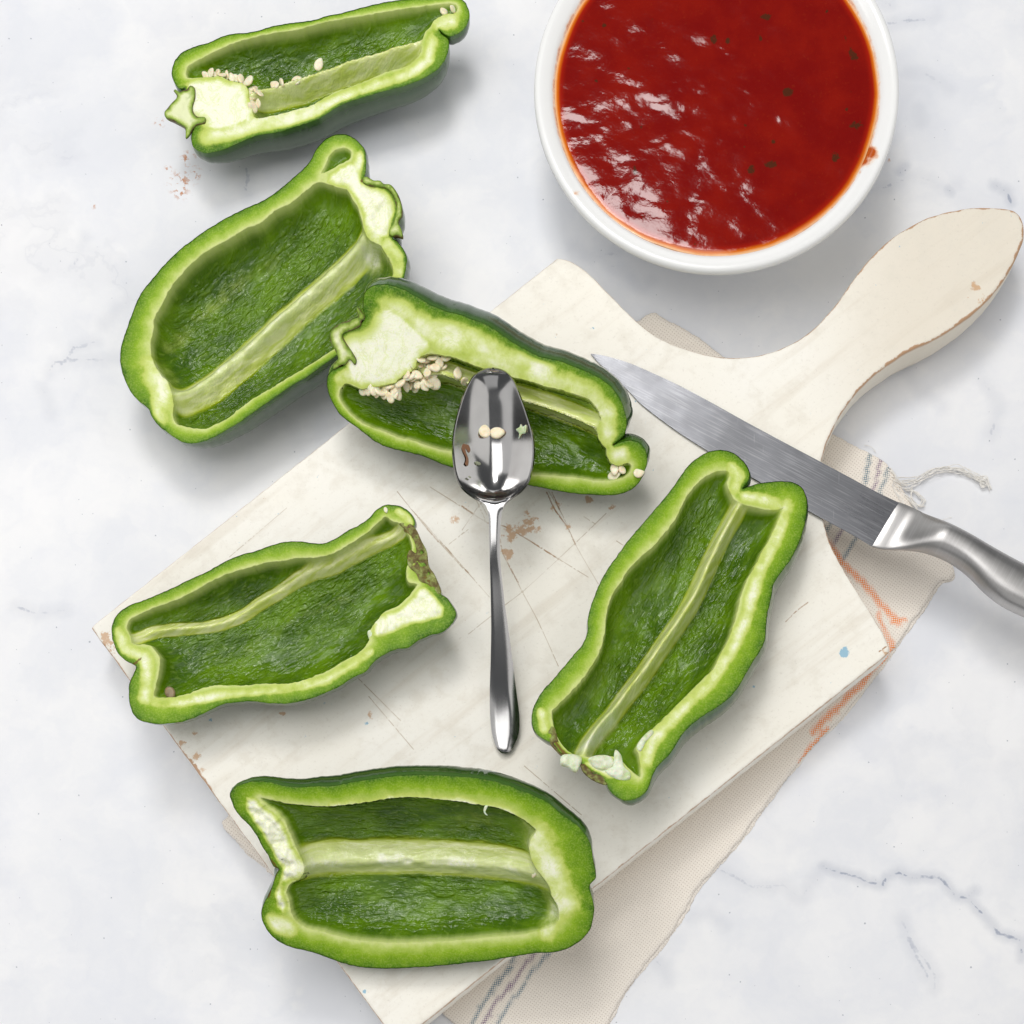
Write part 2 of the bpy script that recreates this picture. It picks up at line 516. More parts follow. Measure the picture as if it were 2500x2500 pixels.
# pepper flesh ---------------------------------------------------
def mat_flesh():
    k = NT('pepper_flesh')
    t, cav, rib, pale, dep, brown = (k.attr(a) for a in ('t', 'cav', 'rib', 'pale', 'depth', 'brown'))
    g = k.attr('grain', True)
    p = k.pos()
    fine, _ = k.noise(p, 1700, 2, 0.6)
    mid, _ = k.noise(p, 230, 4, 0.6)
    big, _ = k.noise(p, 60, 3, 0.6)
    tt = k.math('ADD', t, k.math('MULTIPLY', k.math('SUBTRACT', mid, 0.5), 0.60))
    cut = k.ramp(tt, [(0.0, (0.050, 0.150, 0.004)), (0.08, (0.095, 0.225, 0.005)), (0.28, (0.155, 0.305, 0.006)),
                      (0.55, (0.255, 0.420, 0.016)), (0.80, (0.43, 0.56, 0.10)), (1.0, (0.62, 0.70, 0.26))])
    edge = k.map(t, 0.02, 0.35)
    pm = k.math('MULTIPLY', k.map(k.math('ADD', pale, k.math('MULTIPLY', k.math('SUBTRACT', mid, 0.5), 0.7)), 0.1, 1.0), edge)
    cf, _ = k.noise(p, 95, 5, 0.7, 1.2)
    pm = k.math('MULTIPLY', pm, k.map(k.math('ABSOLUTE', k.math('SUBTRACT', cf, 0.52)), 0.0, 0.035, 0.84, 1.0))
    palec = k.ramp(pm, [(0.0, (0.42, 0.52, 0.06)), (0.4, (0.56, 0.66, 0.17)), (0.7, (0.72, 0.79, 0.36)), (1.0, (0.93, 0.94, 0.76))])
    cut = k.mix(k.map(pm, 0.0, 0.3), cut, palec)
    cut = k.mix(k.map(fine, 0.40, 0.72, 0.0, 0.20), cut, (0.66, 0.74, 0.20))
    # inner wall: watery blisters drawn out along the fruit
    gb = k.scalev(g, (0.50, 1.15, 1.0))
    gbw, gc = k.noise(k.scalev(g, (0.12, 0.16, 1)), 1.0, 3, 0.6)
    gw = k.n('ShaderNodeVectorMath', operation='MULTIPLY_ADD')
    k.set(gw.inputs[0], gc)
    gw.inputs[1].default_value = (1.0, 1.7, 0)
    k.set(gw.inputs[2], gb)
    bl, _ = k.noise(gw.outputs[0], 1.25, 1.5, 0.5, 0.4)
    st, _ = k.noise(k.scalev(gw.outputs[0], (0.25, 1.0, 1)), 1.1, 2, 0.55)
    pat, _ = k.noise(k.scalev(g, (0.055, 0.13, 1)), 1.0, 3, 0.6)
    inn = k.mix(k.map(pat, 0.32, 0.70), (0.042, 0.110, 0.0008), (0.135, 0.265, 0.0015))
    inn = k.mix(k.map(st, 0.5, 0.75, 0.0, 0.22), inn, (0.22, 0.36, 0.012))
    inn = k.mix(k.map(bl, 0.55, 0.75, 0.0, 0.30), inn, (0.28, 0.41, 0.07))
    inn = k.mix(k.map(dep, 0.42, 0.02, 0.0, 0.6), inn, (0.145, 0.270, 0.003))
    rb = k.map(k.math('ADD', rib, k.math('MULTIPLY', k.math('SUBTRACT', st, 0.5), 0.35)), 0.12, 0.62)
    ribc = k.mix(k.map(st, 0.35, 0.65), (0.80, 0.83, 0.42), (0.60, 0.68, 0.16))
    ribc = k.mix(k.math('MULTIPLY', pale, 0.9), ribc, (0.74, 0.79, 0.52))
    ribc = k.mix(k.map(rib, 0.9, 0.4), ribc, (0.40, 0.50, 0.02))
    inn = k.mix(rb, inn, ribc)
    inn = k.mix(k.math('MULTIPLY', pm, 0.9), inn, palec)
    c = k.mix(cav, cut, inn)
    c = k.mix(k.map(k.math('ADD', brown, k.math('MULTIPLY', k.math('SUBTRACT', mid, 0.5), 1.2)), 0.4, 0.8, 0, 0.85), c, (0.16, 0.075, 0.02))
    h1 = k.math('MULTIPLY', k.math('ADD', bl, k.math('MULTIPLY', st, 0.7)), k.math('MULTIPLY', cav, k.map(rb, 0, 1, 1.0, 0.22)))
    rg, _ = k.noise(k.scalev(g, (0.045, 0.09, 1), loc=(3.1, 7.7, 0)), 1.0, 2, 0.5)
    h1 = k.math('MULTIPLY', h1, k.math('MULTIPLY', k.map(pm, 0, 1, 1.0, 0.3), k.map(rg, 0.36, 0.60, 0.35, 1.35)))
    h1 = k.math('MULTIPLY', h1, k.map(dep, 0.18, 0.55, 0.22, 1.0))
    b1 = k.bump(h1, 1.0, 0.00105)
    h2 = k.math('MULTIPLY', k.math('ADD', fine, k.math('MULTIPLY', mid, 1.2)), 1.0)
    b2 = k.bump(h2, 0.42, 0.00026, b1)
    rough = k.map(cav, 0, 1, 0.42, 0.14)
    k.out(Subsurface_Weight=0.18, Subsurface_Scale=0.0016)
    k.b.inputs['Subsurface Radius'].default_value = (0.8, 1.0, 0.3)
    return k.out(Base_Color=c, Roughness=rough, Specular_IOR_Level=k.map(cav, 0, 1, 0.15, 0.50), Normal=b2)

def mat_skin():
    k = NT('pepper_skin')
    p = k.pos()
    d = k.attr('depth')
    g = k.attr('grain', True)
    n, _ = k.noise(k.scalev(g, (0.03, 0.12, 1)), 1.0, 3, 0.5)
    f, _ = k.noise(p, 500, 2, 0.5)
    c = k.mix(n, (0.010, 0.040, 0.003), (0.026, 0.085, 0.004))
    c = k.mix(k.map(d, 0.12, 0.0, 0, 0.6), c, (0.060, 0.17, 0.006))
    c = k.mix(k.map(f, 0.6, 0.75, 0, 0.25), c, (0.06, 0.17, 0.03))
    h, _ = k.noise(p, 130, 2, 0.5)
    return k.out(Base_Color=c, Roughness=0.20, Specular_IOR_Level=0.6, Coat_Weight=0.5, Coat_Roughness=0.06,
                 Normal=k.bump(h, 0.12, 0.0006))

def mat_stem():
    k = NT('pepper_calyx')
    p = k.pos()
    e = k.attr('edge_distance')
    n, _ = k.noise(p, 300, 4, 0.7)
    n2, _ = k.noise(p, 120, 3, 0.6)
    e2 = k.math('ADD', e, k.math('MULTIPLY', k.math('SUBTRACT', n, 0.5), 14))
    c = k.ramp(k.map(e2, -3, 13, sm=False), [(0.0, (0.07, 0.035, 0.015)), (0.20, (0.11, 0.080, 0.02)), (0.33, (0.14, 0.24, 0.02)),
                                    (0.5, (0.30, 0.42, 0.06)), (0.75, (0.58, 0.66, 0.25)), (1.0, (0.76, 0.80, 0.48))])
    c = k.mix(k.map(n2, 0.56, 0.66, 0, 0.5), c, (0.24, 0.38, 0.05))
    return k.out(Base_Color=c, Roughness=0.5, Specular_IOR_Level=0.35, Normal=k.bump(n, 0.5, 0.0006))

def mat_pith(name='pepper_pith', a=(0.80, 0.84, 0.66), b=(0.55, 0.66, 0.33)):
    k = NT(name)
    p = k.pos()
    n, _ = k.noise(p, 260, 4, 0.65)
    f, _ = k.noise(p, 1300, 2, 0.6)
    c = k.mix(k.map(n, 0.38, 0.7), a, b)
    k.out(Subsurface_Weight=0.25, Subsurface_Scale=0.002)
    return k.out(Base_Color=c, Roughness=0.45, Specular_IOR_Level=0.4, Normal=k.bump(k.math('ADD', n, f), 0.4, 0.0004))

def mat_seed(name='pepper_seed', a=(0.90, 0.82, 0.62), b=(0.84, 0.68, 0.42)):
    k = NT(name)
    p = k.pos()
    n, _ = k.noise(p, 420, 3, 0.6)
    oi = k.n('ShaderNodeObjectInfo').outputs['Random']
    c = k.mix(k.map(n, 0.45, 0.75), a, b)
    c = k.mix(k.math('MULTIPLY', oi, 0.28), c, b)
    k.out(Subsurface_Weight=0.3, Subsurface_Scale=0.0015)
    return k.out(Base_Color=c, Roughness=0.38, Specular_IOR_Level=0.45)

def mat_china():
    k = NT('glazed_china')
    n, _ = k.noise(k.pos(), 25, 2, 0.5)
    st = k.attr('stain')
    n1, _ = k.noise(k.pos(), 240, 4, 0.65)
    c = k.mix(n, (0.86, 0.865, 0.85), (0.88, 0.88, 0.87))
    m = k.map(k.math('ADD', st, k.math('MULTIPLY', k.math('SUBTRACT', n1, 0.5), 0.9)), 0.25, 0.95)
    c = k.mix(m, c, k.ramp(m, [(0, (0.86, 0.66, 0.42)), (0.45, (0.78, 0.30, 0.04)), (1, (0.50, 0.09, 0.005))]))
    return k.out(Base_Color=c, Roughness=0.16, Specular_IOR_Level=0.5)

def mat_sauce():
    k = NT('red_sauce')
    p = k.pos()
    r = k.attr('edge_distance')
    dark = k.attr('herb')
    n1, _ = k.noise(p, 900, 3, 0.65)
    n2, _ = k.noise(p, 60, 4, 0.6)
    c = k.mix(k.map(n2, 0.35, 0.7), (0.190, 0.0015, 0.0004), (0.24, 0.005, 0.0006))
    c = k.mix(k.map(n1, 0.58, 0.74, 0, 0.22), c, (0.33, 0.035, 0.006))
    sp, _ = k.noise(p, 330, 2, 0.5)
    c = k.mix(k.map(sp, 0.76, 0.80, 0, 0.7), c, (0.06, 0.03, 0.01))
    c = k.mix(k.map(k.math('ADD', dark, k.math('MULTIPLY', k.math('SUBTRACT', n1, 0.5), 2.2)), 0.45, 0.8, 0, 0.75), c, (0.035, 0.022, 0.006))
    e = k.math('ADD', r, k.math('MULTIPLY', k.math('SUBTRACT', n2, 0.5), 5))
    c = k.mix(k.map(e, 26, 8), c, (0.36, 0.010, 0.001))
    c = k.mix(k.map(e, 14, 4), c, (0.70, 0.17, 0.006))
    c = k.mix(k.map(e, 6.5, 0, 0, 0.9), c, (0.86, 0.55, 0.28))
    # lumpy, wet surface
    w1, _ = k.noise(k.scalev(p, (1.0, 1.45, 1), rot=(0, 0, 0.75)), 52, 2.5, 0.45, 0.3)
    w2, _ = k.noise(k.scalev(p, (0.9, 1.2, 1), rot=(0, 0, 0.6)), 330, 3, 0.6)
    h = k.math('ADD', w1, k.math('MULTIPLY', w2, 0.10))
    return k.out(Base_Color=c, Roughness=0.09, Specular_IOR_Level=0.46, Normal=k.bump(h, 0.42, 0.0016))

def mat_steel(name, base=(0.55, 0.55, 0.56), rough=0.2, streak=None, scr=0.3, scale=1.0, aniso=0.0):
    k = NT(name)
    p = k.pos()
    n, _ = k.noise(p, 40, 3, 0.6)
    c = k.mix(k.map(n, 0.35, 0.7), base, tuple(x * 0.86 for x in base))
    hs = None
    rr = k.map(n, 0.3, 0.7, rough * 0.85, rough * 1.2)
    if streak is not None:
        a = k.scalev(p, (1, 1, 1), rot=(0, 0, streak))
        s1, _ = k.noise(k.scalev(a, (2200 * scale, 60 * scale, 1)), 1.0, 2, 0.6)
        s2, _ = k.noise(k.scalev(p, (1500, 50, 1), rot=(0, 0, streak + 0.9)), 1.0, 3, 0.7)
        sp, _ = k.noise(p, 130, 4, 0.7)
        c = k.mix(k.map(s1, 0.45, 0.75, 0, scr), c, (0.75, 0.75, 0.76))
        c = k.mix(k.map(s2, 0.66, 0.74, 0, scr * 1.2), c, (0.85, 0.85, 0.85))
        c = k.mix(k.map(sp, 0.68, 0.74, 0, scr), c, (0.75, 0.76, 0.77))
        rr = k.math('ADD', rr, k.math('MULTIPLY', s1, 0.12))
        hs = k.bump(s1, 0.25, 0.0001)
    kw = dict(Base_Color=c, Metallic=1.0, Roughness=rr)
    if hs is not None:
        kw['Normal'] = hs
    return k.out(**kw)

def mat_scar():
    k = NT('stem_scar')
    p = k.pos()
    n, _ = k.noise(p, 220, 5, 0.7)
    c = k.ramp(n, [(0.30, (0.05, 0.03, 0.012)), (0.45, (0.16, 0.12, 0.04)), (0.56, (0.26, 0.30, 0.08)), (0.7, (0.50, 0.52, 0.26))])
    return k.out(Base_Color=c, Roughness=0.6, Specular_IOR_Level=0.3, Normal=k.bump(n, 0.8, 0.0012))
SCAR = mat_scar()
MAR, BRD, TOW, THR = mat_marble(), mat_board(), mat_towel(), mat_thread()
FLESH, SKIN, STEM, PITH, SEED = mat_flesh(), mat_skin(), mat_stem(), mat_pith(), mat_seed()
OLDSEED = mat_seed('old_seed', (0.34, 0.26, 0.14), (0.10, 0.05, 0.025))
CHINA, SAUCE = mat_china(), mat_sauce()
BLADE = mat_steel('blade_steel', (0.11, 0.112, 0.12), 0.26, math.radians(-62), 0.10)
HANDLE = mat_steel('handle_steel', (0.46, 0.45, 0.44), 0.32, math.radians(28), 0.16)
SPOON = mat_steel('spoon_steel', (0.46, 0.455, 0.45), 0.14)
k_ = NT('clear_droplet')
DROP = k_.out(Base_Color=(0.55, 0.58, 0.42), Roughness=0.08, Transmission_Weight=0.6, IOR=1.33)
k_ = NT('brown_residue')
RESID = k_.out(Base_Color=(0.22, 0.10, 0.045), Roughness=0.35, Alpha=1.0)

# ---------------------------------------------------------------- marble table top
def build_table():
    xs = np.concatenate([[-6000, -2500, -900], np.arange(-100, 2601, 6.0), [3400, 5200, 9000]])
    ys = np.concatenate([[-6000, -2500, -900], np.arange(-100, 2601, 6.0), [3400, 5200, 9000]])
    X, Y = np.meshgrid(xs, ys)
    n, m = X.shape
    P = np.stack([X.ravel(), Y.ravel(), np.zeros(X.size)], 1)
    idx = np.arange(n * m).reshape(n, m)
    Q = np.stack([idx[:-1, :-1], idx[1:, :-1], idx[1:, 1:], idx[:-1, 1:]], -1).reshape(-1, 4)
    a4 = lambda L: crop(L, 1900, 1950, 3.22)
    a7 = lambda L: crop(L, 2000, 0, 3.22)
    a6 = lambda L: crop(L, 0, 0, 1.932)
    ab = lambda L: crop(L, 1060, 1600, 1.61)
    strong = [a4([(350, 535), (480, 580), (620, 615), (700, 655), (820, 680), (850, 620), (940, 580), (1040, 620), (1140, 610), (1270, 620), (1330, 690), (1400, 770), (1490, 780), (1570, 870), (1640, 950), (1700, 1010), (1730, 1060), (1830, 1090), (1932, 1120), (2100, 1200)]),
              a4([(1490, 770), (1540, 725)]), a4([(1910, 1120), (1915, 1250)]),
              a7([(1380, 1460), (1480, 1510), (1505, 1590)]), a7([(1010, 1490), (1030, 1510)]),
              a7([(640, 1350), (670, 1310)])]
    faint = [a4([(970, 950), (1020, 1060), (1080, 1180), (1150, 1260), (1240, 1400), (1230, 1500)]),
             a4([(0, 680), (60, 690), (130, 770), (180, 790), (280, 620), (350, 540)]),
             a7([(280, 1640), (370, 1520), (500, 1480), (600, 1440), (700, 1390), (780, 1390), (860, 1420), (930, 1460), (1020, 1500), (1080, 1450)]),
             a7([(540, 180), (700, 160), (880, 150), (920, 120)]), a7([(700, 575), (830, 580), (920, 630), (1030, 700)]),
             a7([(780, 860), (800, 950)]), a7([(480, 0), (560, 40)]),
             a6([(230, 1760), (260, 1710), (330, 1700), (400, 1690), (470, 1700), (550, 1690)]),
             a6([(350, 1250), (380, 1180), (400, 1120)]), a6([(490, 1530), (540, 1480), (610, 1410)]),
             a6([(200, 1830), (230, 1890), (240, 1950)]),
             ab([(1120, 840), (1200, 880), (1250, 910), (1330, 910), (1370, 900), (1420, 940), (1440, 960)]),
             ab([(1010, 1030), (1080, 1010), (1140, 1060)]), ab([(870, 1200), (910, 1230), (920, 1280)]),
             ab([(1860, 1100), (1900, 1190), (1940, 1260)]),
             np.array([(1480, 640), (1520, 660), (1570, 705), (1585, 690)]), np.array([(1400, 600), (1440, 625), (1500, 620)]),
             np.array([(602, 412), (605, 440), (598, 458), (608, 475)]),
             np.array([(2290, 635), (2320, 690), (2325, 740)]), np.array([(2400, 930), (2440, 990), (2420, 1060)]),
             np.array([(2210, 700 + 200), (2250, 960), (2300, 990)]),
             np.array([(150, 890), (180, 850), (230, 835)]), np.array([(40, 1480), (90, 1500), (160, 1490)])]
    q = P[:, :2]
    fs = np.full(len(q), 80.0)
    ff = np.full(len(q), 80.0)
    near = (q[:, 0] > -150) & (q[:, 0] < 2650) & (q[:, 1] > -150) & (q[:, 1] < 2650)
    for arr, lst in ((fs, strong), (ff, faint)):
        for L in lst:
            lo, hi = L.min(0) - 80, L.max(0) + 80
            mk = near & (q[:, 0] > lo[0]) & (q[:, 0] < hi[0]) & (q[:, 1] > lo[1]) & (q[:, 1] < hi[1])
            arr[mk] = np.minimum(arr[mk], seg_dist(q[mk], L, False))
    rust = np.zeros(len(q))
    for (x, y, r) in ((460, 388, 16), (470, 425, 18), (438, 448, 24), (440, 470, 14), (410, 413, 8), (388, 300, 10), (226, 502, 6), (2172, 385, 8)):
        rust = np.maximum(rust, np.clip(1.5 - np.hypot(q[:, 0] - x, q[:, 1] - y) / r, 0, 1))
    o = make('table_top', P, Q, MAR, attrs={'vein': fs, 'faint_vein': ff, 'rust': rust}, origin=(1250, 1250, 0))
    o.data.flip_normals() if o.data.polygons[0].normal.z < 0 else None
    tag(o, kind='structure')
build_table()

# ---------------------------------------------------------------- board
BT = 140.0      # height of the board's top
BB = 12.0       # its underside, on the folded towel
def lift(px, z):
    px = np.atleast_2d(np.asarray(px, float))
    return np.stack([NX + (px[:, 0] - NX) * (H - z) / H, NY + (px[:, 1] - NY) * (H - z) / H], 1)

def P3(x, y, z):
    q = lift([(x, y)], z)[0]
    return q[0], q[1], z

def build_board():
    straight = lambda a, b, n=0: [a]
    curve1 = catmull([(1361, 630), (1391, 636), (1436, 666), (1488, 718), (1553, 783), (1605, 822), (1682, 854), (1760, 871), (1850, 867), (1928, 841), (1993, 796), (2045, 738), (2096, 666), (2161, 595), (2252, 537), (2342, 511), (2420, 506), (2478, 515), (2496, 537), (2499, 575), (2478, 634), (2433, 705), (2368, 770), (2290, 822), (2200, 867), (2122, 925), (2070, 983), (2032, 1048), (2006, 1119), (1998, 1190), (2009, 1268), (2027, 1326), (2056, 1384), (2103, 1460), (2150, 1536), (2171, 1578)], 7, False)
    def line(a, b):
        n = int(np.hypot(b[0] - a[0], b[1] - a[1]) / 9)
        return [(a[0] + (b[0] - a[0]) * i / n, a[1] + (b[1] - a[1]) * i / n) for i in range(n)]
    pts = [tuple(p) for p in curve1]
    pts += [(2172, 1590), (2164, 1598)] + line((2156, 1605), (980, 2540)) + [(972, 2544), (964, 2538)] + line((958, 2530), (227, 1538)) + [(224, 1533), (227, 1527)] + line((233, 1522), (1350, 638))
    px = np.array(pts)
    px += 0.7 * np.stack([fbm(px[:, 0] / 22, px[:, 1] / 22, 5), fbm(px[:, 0] / 22, px[:, 1] / 22, 9)], 1)
    out = lift(px, BT)
    s5 = lambda L: crop(L, 1050, 1150, 3.864)
    s4 = lambda L: crop(L, 250, 1200, 2.195)
    sB = lambda L: crop(L, 1900, 1000, 2.76)
    brownl = [s5([(540, 490), (700, 520), (880, 620), (1180, 810)]), s5([(1100, 200), (1180, 370), (1290, 520), (1370, 690)]), s5([(660, 640), (680, 760), (770, 940), (830, 1050)]),
              s5([(1150, 200), (1220, 360)]), s5([(150, 720), (200, 780)]), s5([(330, 930), (360, 960)]), s4([(1740, 200), (1800, 270)]), sB([(50, 1430), (120, 1360), (200, 1300)]), sB([(680, 1630), (730, 1595)]),
              s5([(300, 330), (400, 400)])]
    finel = [s5([(0, 150), (540, 490)]), s5([(1180, 810), (1490, 1000)]), s5([(1120, 190), (1220, 360), (1290, 500), (1370, 690), (1590, 1070)]),
             s5([(-160, 380), (0, 550), (150, 720), (350, 950), (560, 1190)]), s5([(770, 940), (870, 1140), (1010, 1400), (1210, 1840)]),
             s5([(1660, 400), (1370, 680), (870, 1140), (700, 1270), (360, 1540)]), s5([(1450, 430), (1560, 500)]), s5([(430, 260), (530, 480)]),
             s5([(180, 690), (360, 550)]), s4([(1580, 0), (1740, 200), (1930, 410)]), s4([(1360, 990), (1460, 1090), (1600, 1230)]),
             s5([(460, 260), (540, 420)]), s5([(600, 120), (300, 560)]), s5([(1760, 660), (1820, 700)]),
             np.array([(1500, 1900), (1640, 1790)]), np.array([(1280, 1870), (1420, 1990)]), np.array([(900, 1700), (1010, 1830)]), np.array([(700, 1240), (560, 1360)])]
    ex = []
    for L in brownl + finel:
        c = catmull(L, 6, False) if len(L) > 1 else L
        t = np.gradient(c, axis=0)
        nn = np.stack([-t[:, 1], t[:, 0]], 1) / np.maximum(np.linalg.norm(t, axis=1), 1e-6)[:, None]
        ex += [c, c + nn * 4, c - nn * 4]
    ex = lift(np.concatenate(ex), BT)
    ex = ex[inside(ex, out) & (seg_dist(ex, out) > 12)]
    ex = ex[np.unique((ex / 2.2).astype(int), axis=0, return_index=True)[1]]
    V, F = triangulate(out, rings=((2.0, 4.5, 9.0),), step=9.0, extra=ex)
    d = seg_dist(V, out)
    z = BT - 3.2 * (1 - np.clip(d / 5, 0, 1)) ** 2 + 0.8 * fbm(V[:, 0] / 90, V[:, 1] / 90, 3)
    n_top = len(V)
    P = np.column_stack([V, z])
    # ring order for the side
    o3 = np.column_stack([out, np.zeros(len(out))])
    # boundary verts come first in the triangulation
    nb = len(out)
    rings = [P[:nb].copy()]
    c = out.mean(0)
    t = np.roll(out, -1, 0) - np.roll(out, 1, 0)
    nrm = np.stack([-t[:, 1], t[:, 0]], 1)
    nrm /= np.linalg.norm(nrm, axis=1)[:, None]
    area = 0.5 * np.sum(out[:, 0] * np.roll(out[:, 1], -1) - np.roll(out[:, 0], -1) * out[:, 1])
    nrm *= -1 if area > 0 else 1       # outward
    PP, sideF = [P], []
    prev = 0
    base = n_top
    for kz, off in ((BT - 9, 1.6), (BT - 40, 0.5), (BT - 85, -5.0), (BB + 9, -14.0), (BB, -20.0)):
        PP.append(np.column_stack([out + nrm * (off + 0.5 * fbm(out[:, 0] / 30, out[:, 1] / 30 + kz, 4)[:, None]), np.full(nb, kz)]))
        sideF += bridge(nb, prev, base)
        prev = base
        base += nb
    bottom = [tuple(range(prev, prev + nb))]
    P = np.concatenate(PP)
    W = world(P)
    F = face_up(W, F)
    faces = F.tolist() + sideF + bottom
    q = np.column_stack([NX + (P[:, 0] - NX) * H / (H - P[:, 2]), NY + (P[:, 1] - NY) * H / (H - P[:, 2])])  # positions on the photo
    side = (np.arange(len(P)) >= n_top).astype(float)
    qq = q[:, :2]
    ds = np.full(len(P), 60.0)
    df = np.full(len(P), 60.0)
    for L in brownl:
        ds = np.minimum(ds, seg_dist(qq, L, False))
    for L in finel:
        df = np.minimum(df, seg_dist(qq, L, False))
    brown = np.zeros(len(P))
    blobs = [(*s5([(950, 500)])[0], 22), (*s5([(850, 545)])[0], 18), (*s5([(740, 570)])[0], 20), (*s5([(1000, 530)])[0], 18), (*s5([(730, 790)])[0], 16), (*s5([(1190, 330)])[0], 14), (*s5([(1290, 520)])[0], 10), (*s5([(930, 380)])[0], 14),
             (*s5([(1500, 270)])[0], 12), (*s5([(1720, 330)])[0], 12), (*s5([(800, 480)])[0], 10), (*s5([(750, 660)])[0], 12), (480, 1845, 12), (500, 1880, 10), (445, 1815, 10), (262, 1560, 22), (275, 1590, 14), (1110, 1270, 14),
             (2380, 705, 14), (2396, 735, 12), (2365, 725, 10), (1525, 700, 12), (1455, 665, 12), (1745, 850, 8), (2160, 1590, 10), (1835, 720, 6), (820, 1560, 12), (905, 1745, 10), (690, 1740, 8), (480, 1790, 9), (2170, 1585, 10)]
    for (x, y, r) in blobs:
        brown = np.maximum(brown, 1.0 * np.clip(1.6 - np.hypot(qq[:, 0] - x, qq[:, 1] - y) / r, 0, 1))
    blue = np.zeros(len(P))
    for (x, y, r) in ((2058, 1592, 14), (2063, 1583, 9), (1084, 1285, 7), (1428, 1341, 6), (1294, 1387, 7), (1187, 1501, 6), (893, 1768, 9), (1110, 1797, 6), (515, 1757, 7), (890, 2420, 8), (580, 1262, 7), (1838, 1677, 7), (1186, 1470, 7)):
        blue = np.maximum(blue, (1 if r > 10 else 0.85) * np.clip(1.5 - np.hypot(qq[:, 0] - x, qq[:, 1] - y) / (r * (1.0 if r > 10 else 0.75)), 0, 1))
    ed = seg_dist(P[:, :2], out)
    hand = smooth(1900, 2250, qq[:, 0]) * smooth(1150, 950, qq[:, 1])
    wear = np.maximum(smooth(1950, 2150, qq[:, 0]) * smooth(1150, 1000, qq[:, 1]), 0)
    wear = np.maximum(wear, 0.5 * smooth(1650, 1750, qq[:, 0]) * smooth(1500, 1400, qq[:, 1]))
    wear = np.maximum(wear, 1.3 * np.clip(1.4 - np.hypot(qq[:, 0] - 480, (qq[:, 1] - 1880) * 0.8) / 60, 0, 1))
    wear = np.maximum(wear, 0.5 * smooth(700, 500, qq[:, 0]) * smooth(1500, 1600, qq[:, 1]))
    wear = np.maximum(wear, 0.30)
    o = make('cutting_board', P, faces, BRD, origin=(1200, 1600, 0), attrs={'scratch': ds, 'fine_scratch': df, 'brown': brown * (1 - side * 0.5), 'blue': blue, 'edge': ed, 'handle': hand, 'wear': wear, 'side': side})
    import bmesh
    bm = bmesh.new()
    bm.from_mesh(o.data)
    bmesh.ops.recalc_face_normals(bm, faces=bm.faces)
    bm.to_mesh(o.data)
    bm.free()
    e = o.modifiers.new('split', 'EDGE_SPLIT')
    e.split_angle = math.radians(48)
    tag(o, 'worn cream painted wooden paddle board with a curved handle, lying on the striped towel', 'cutting board')
build_board()

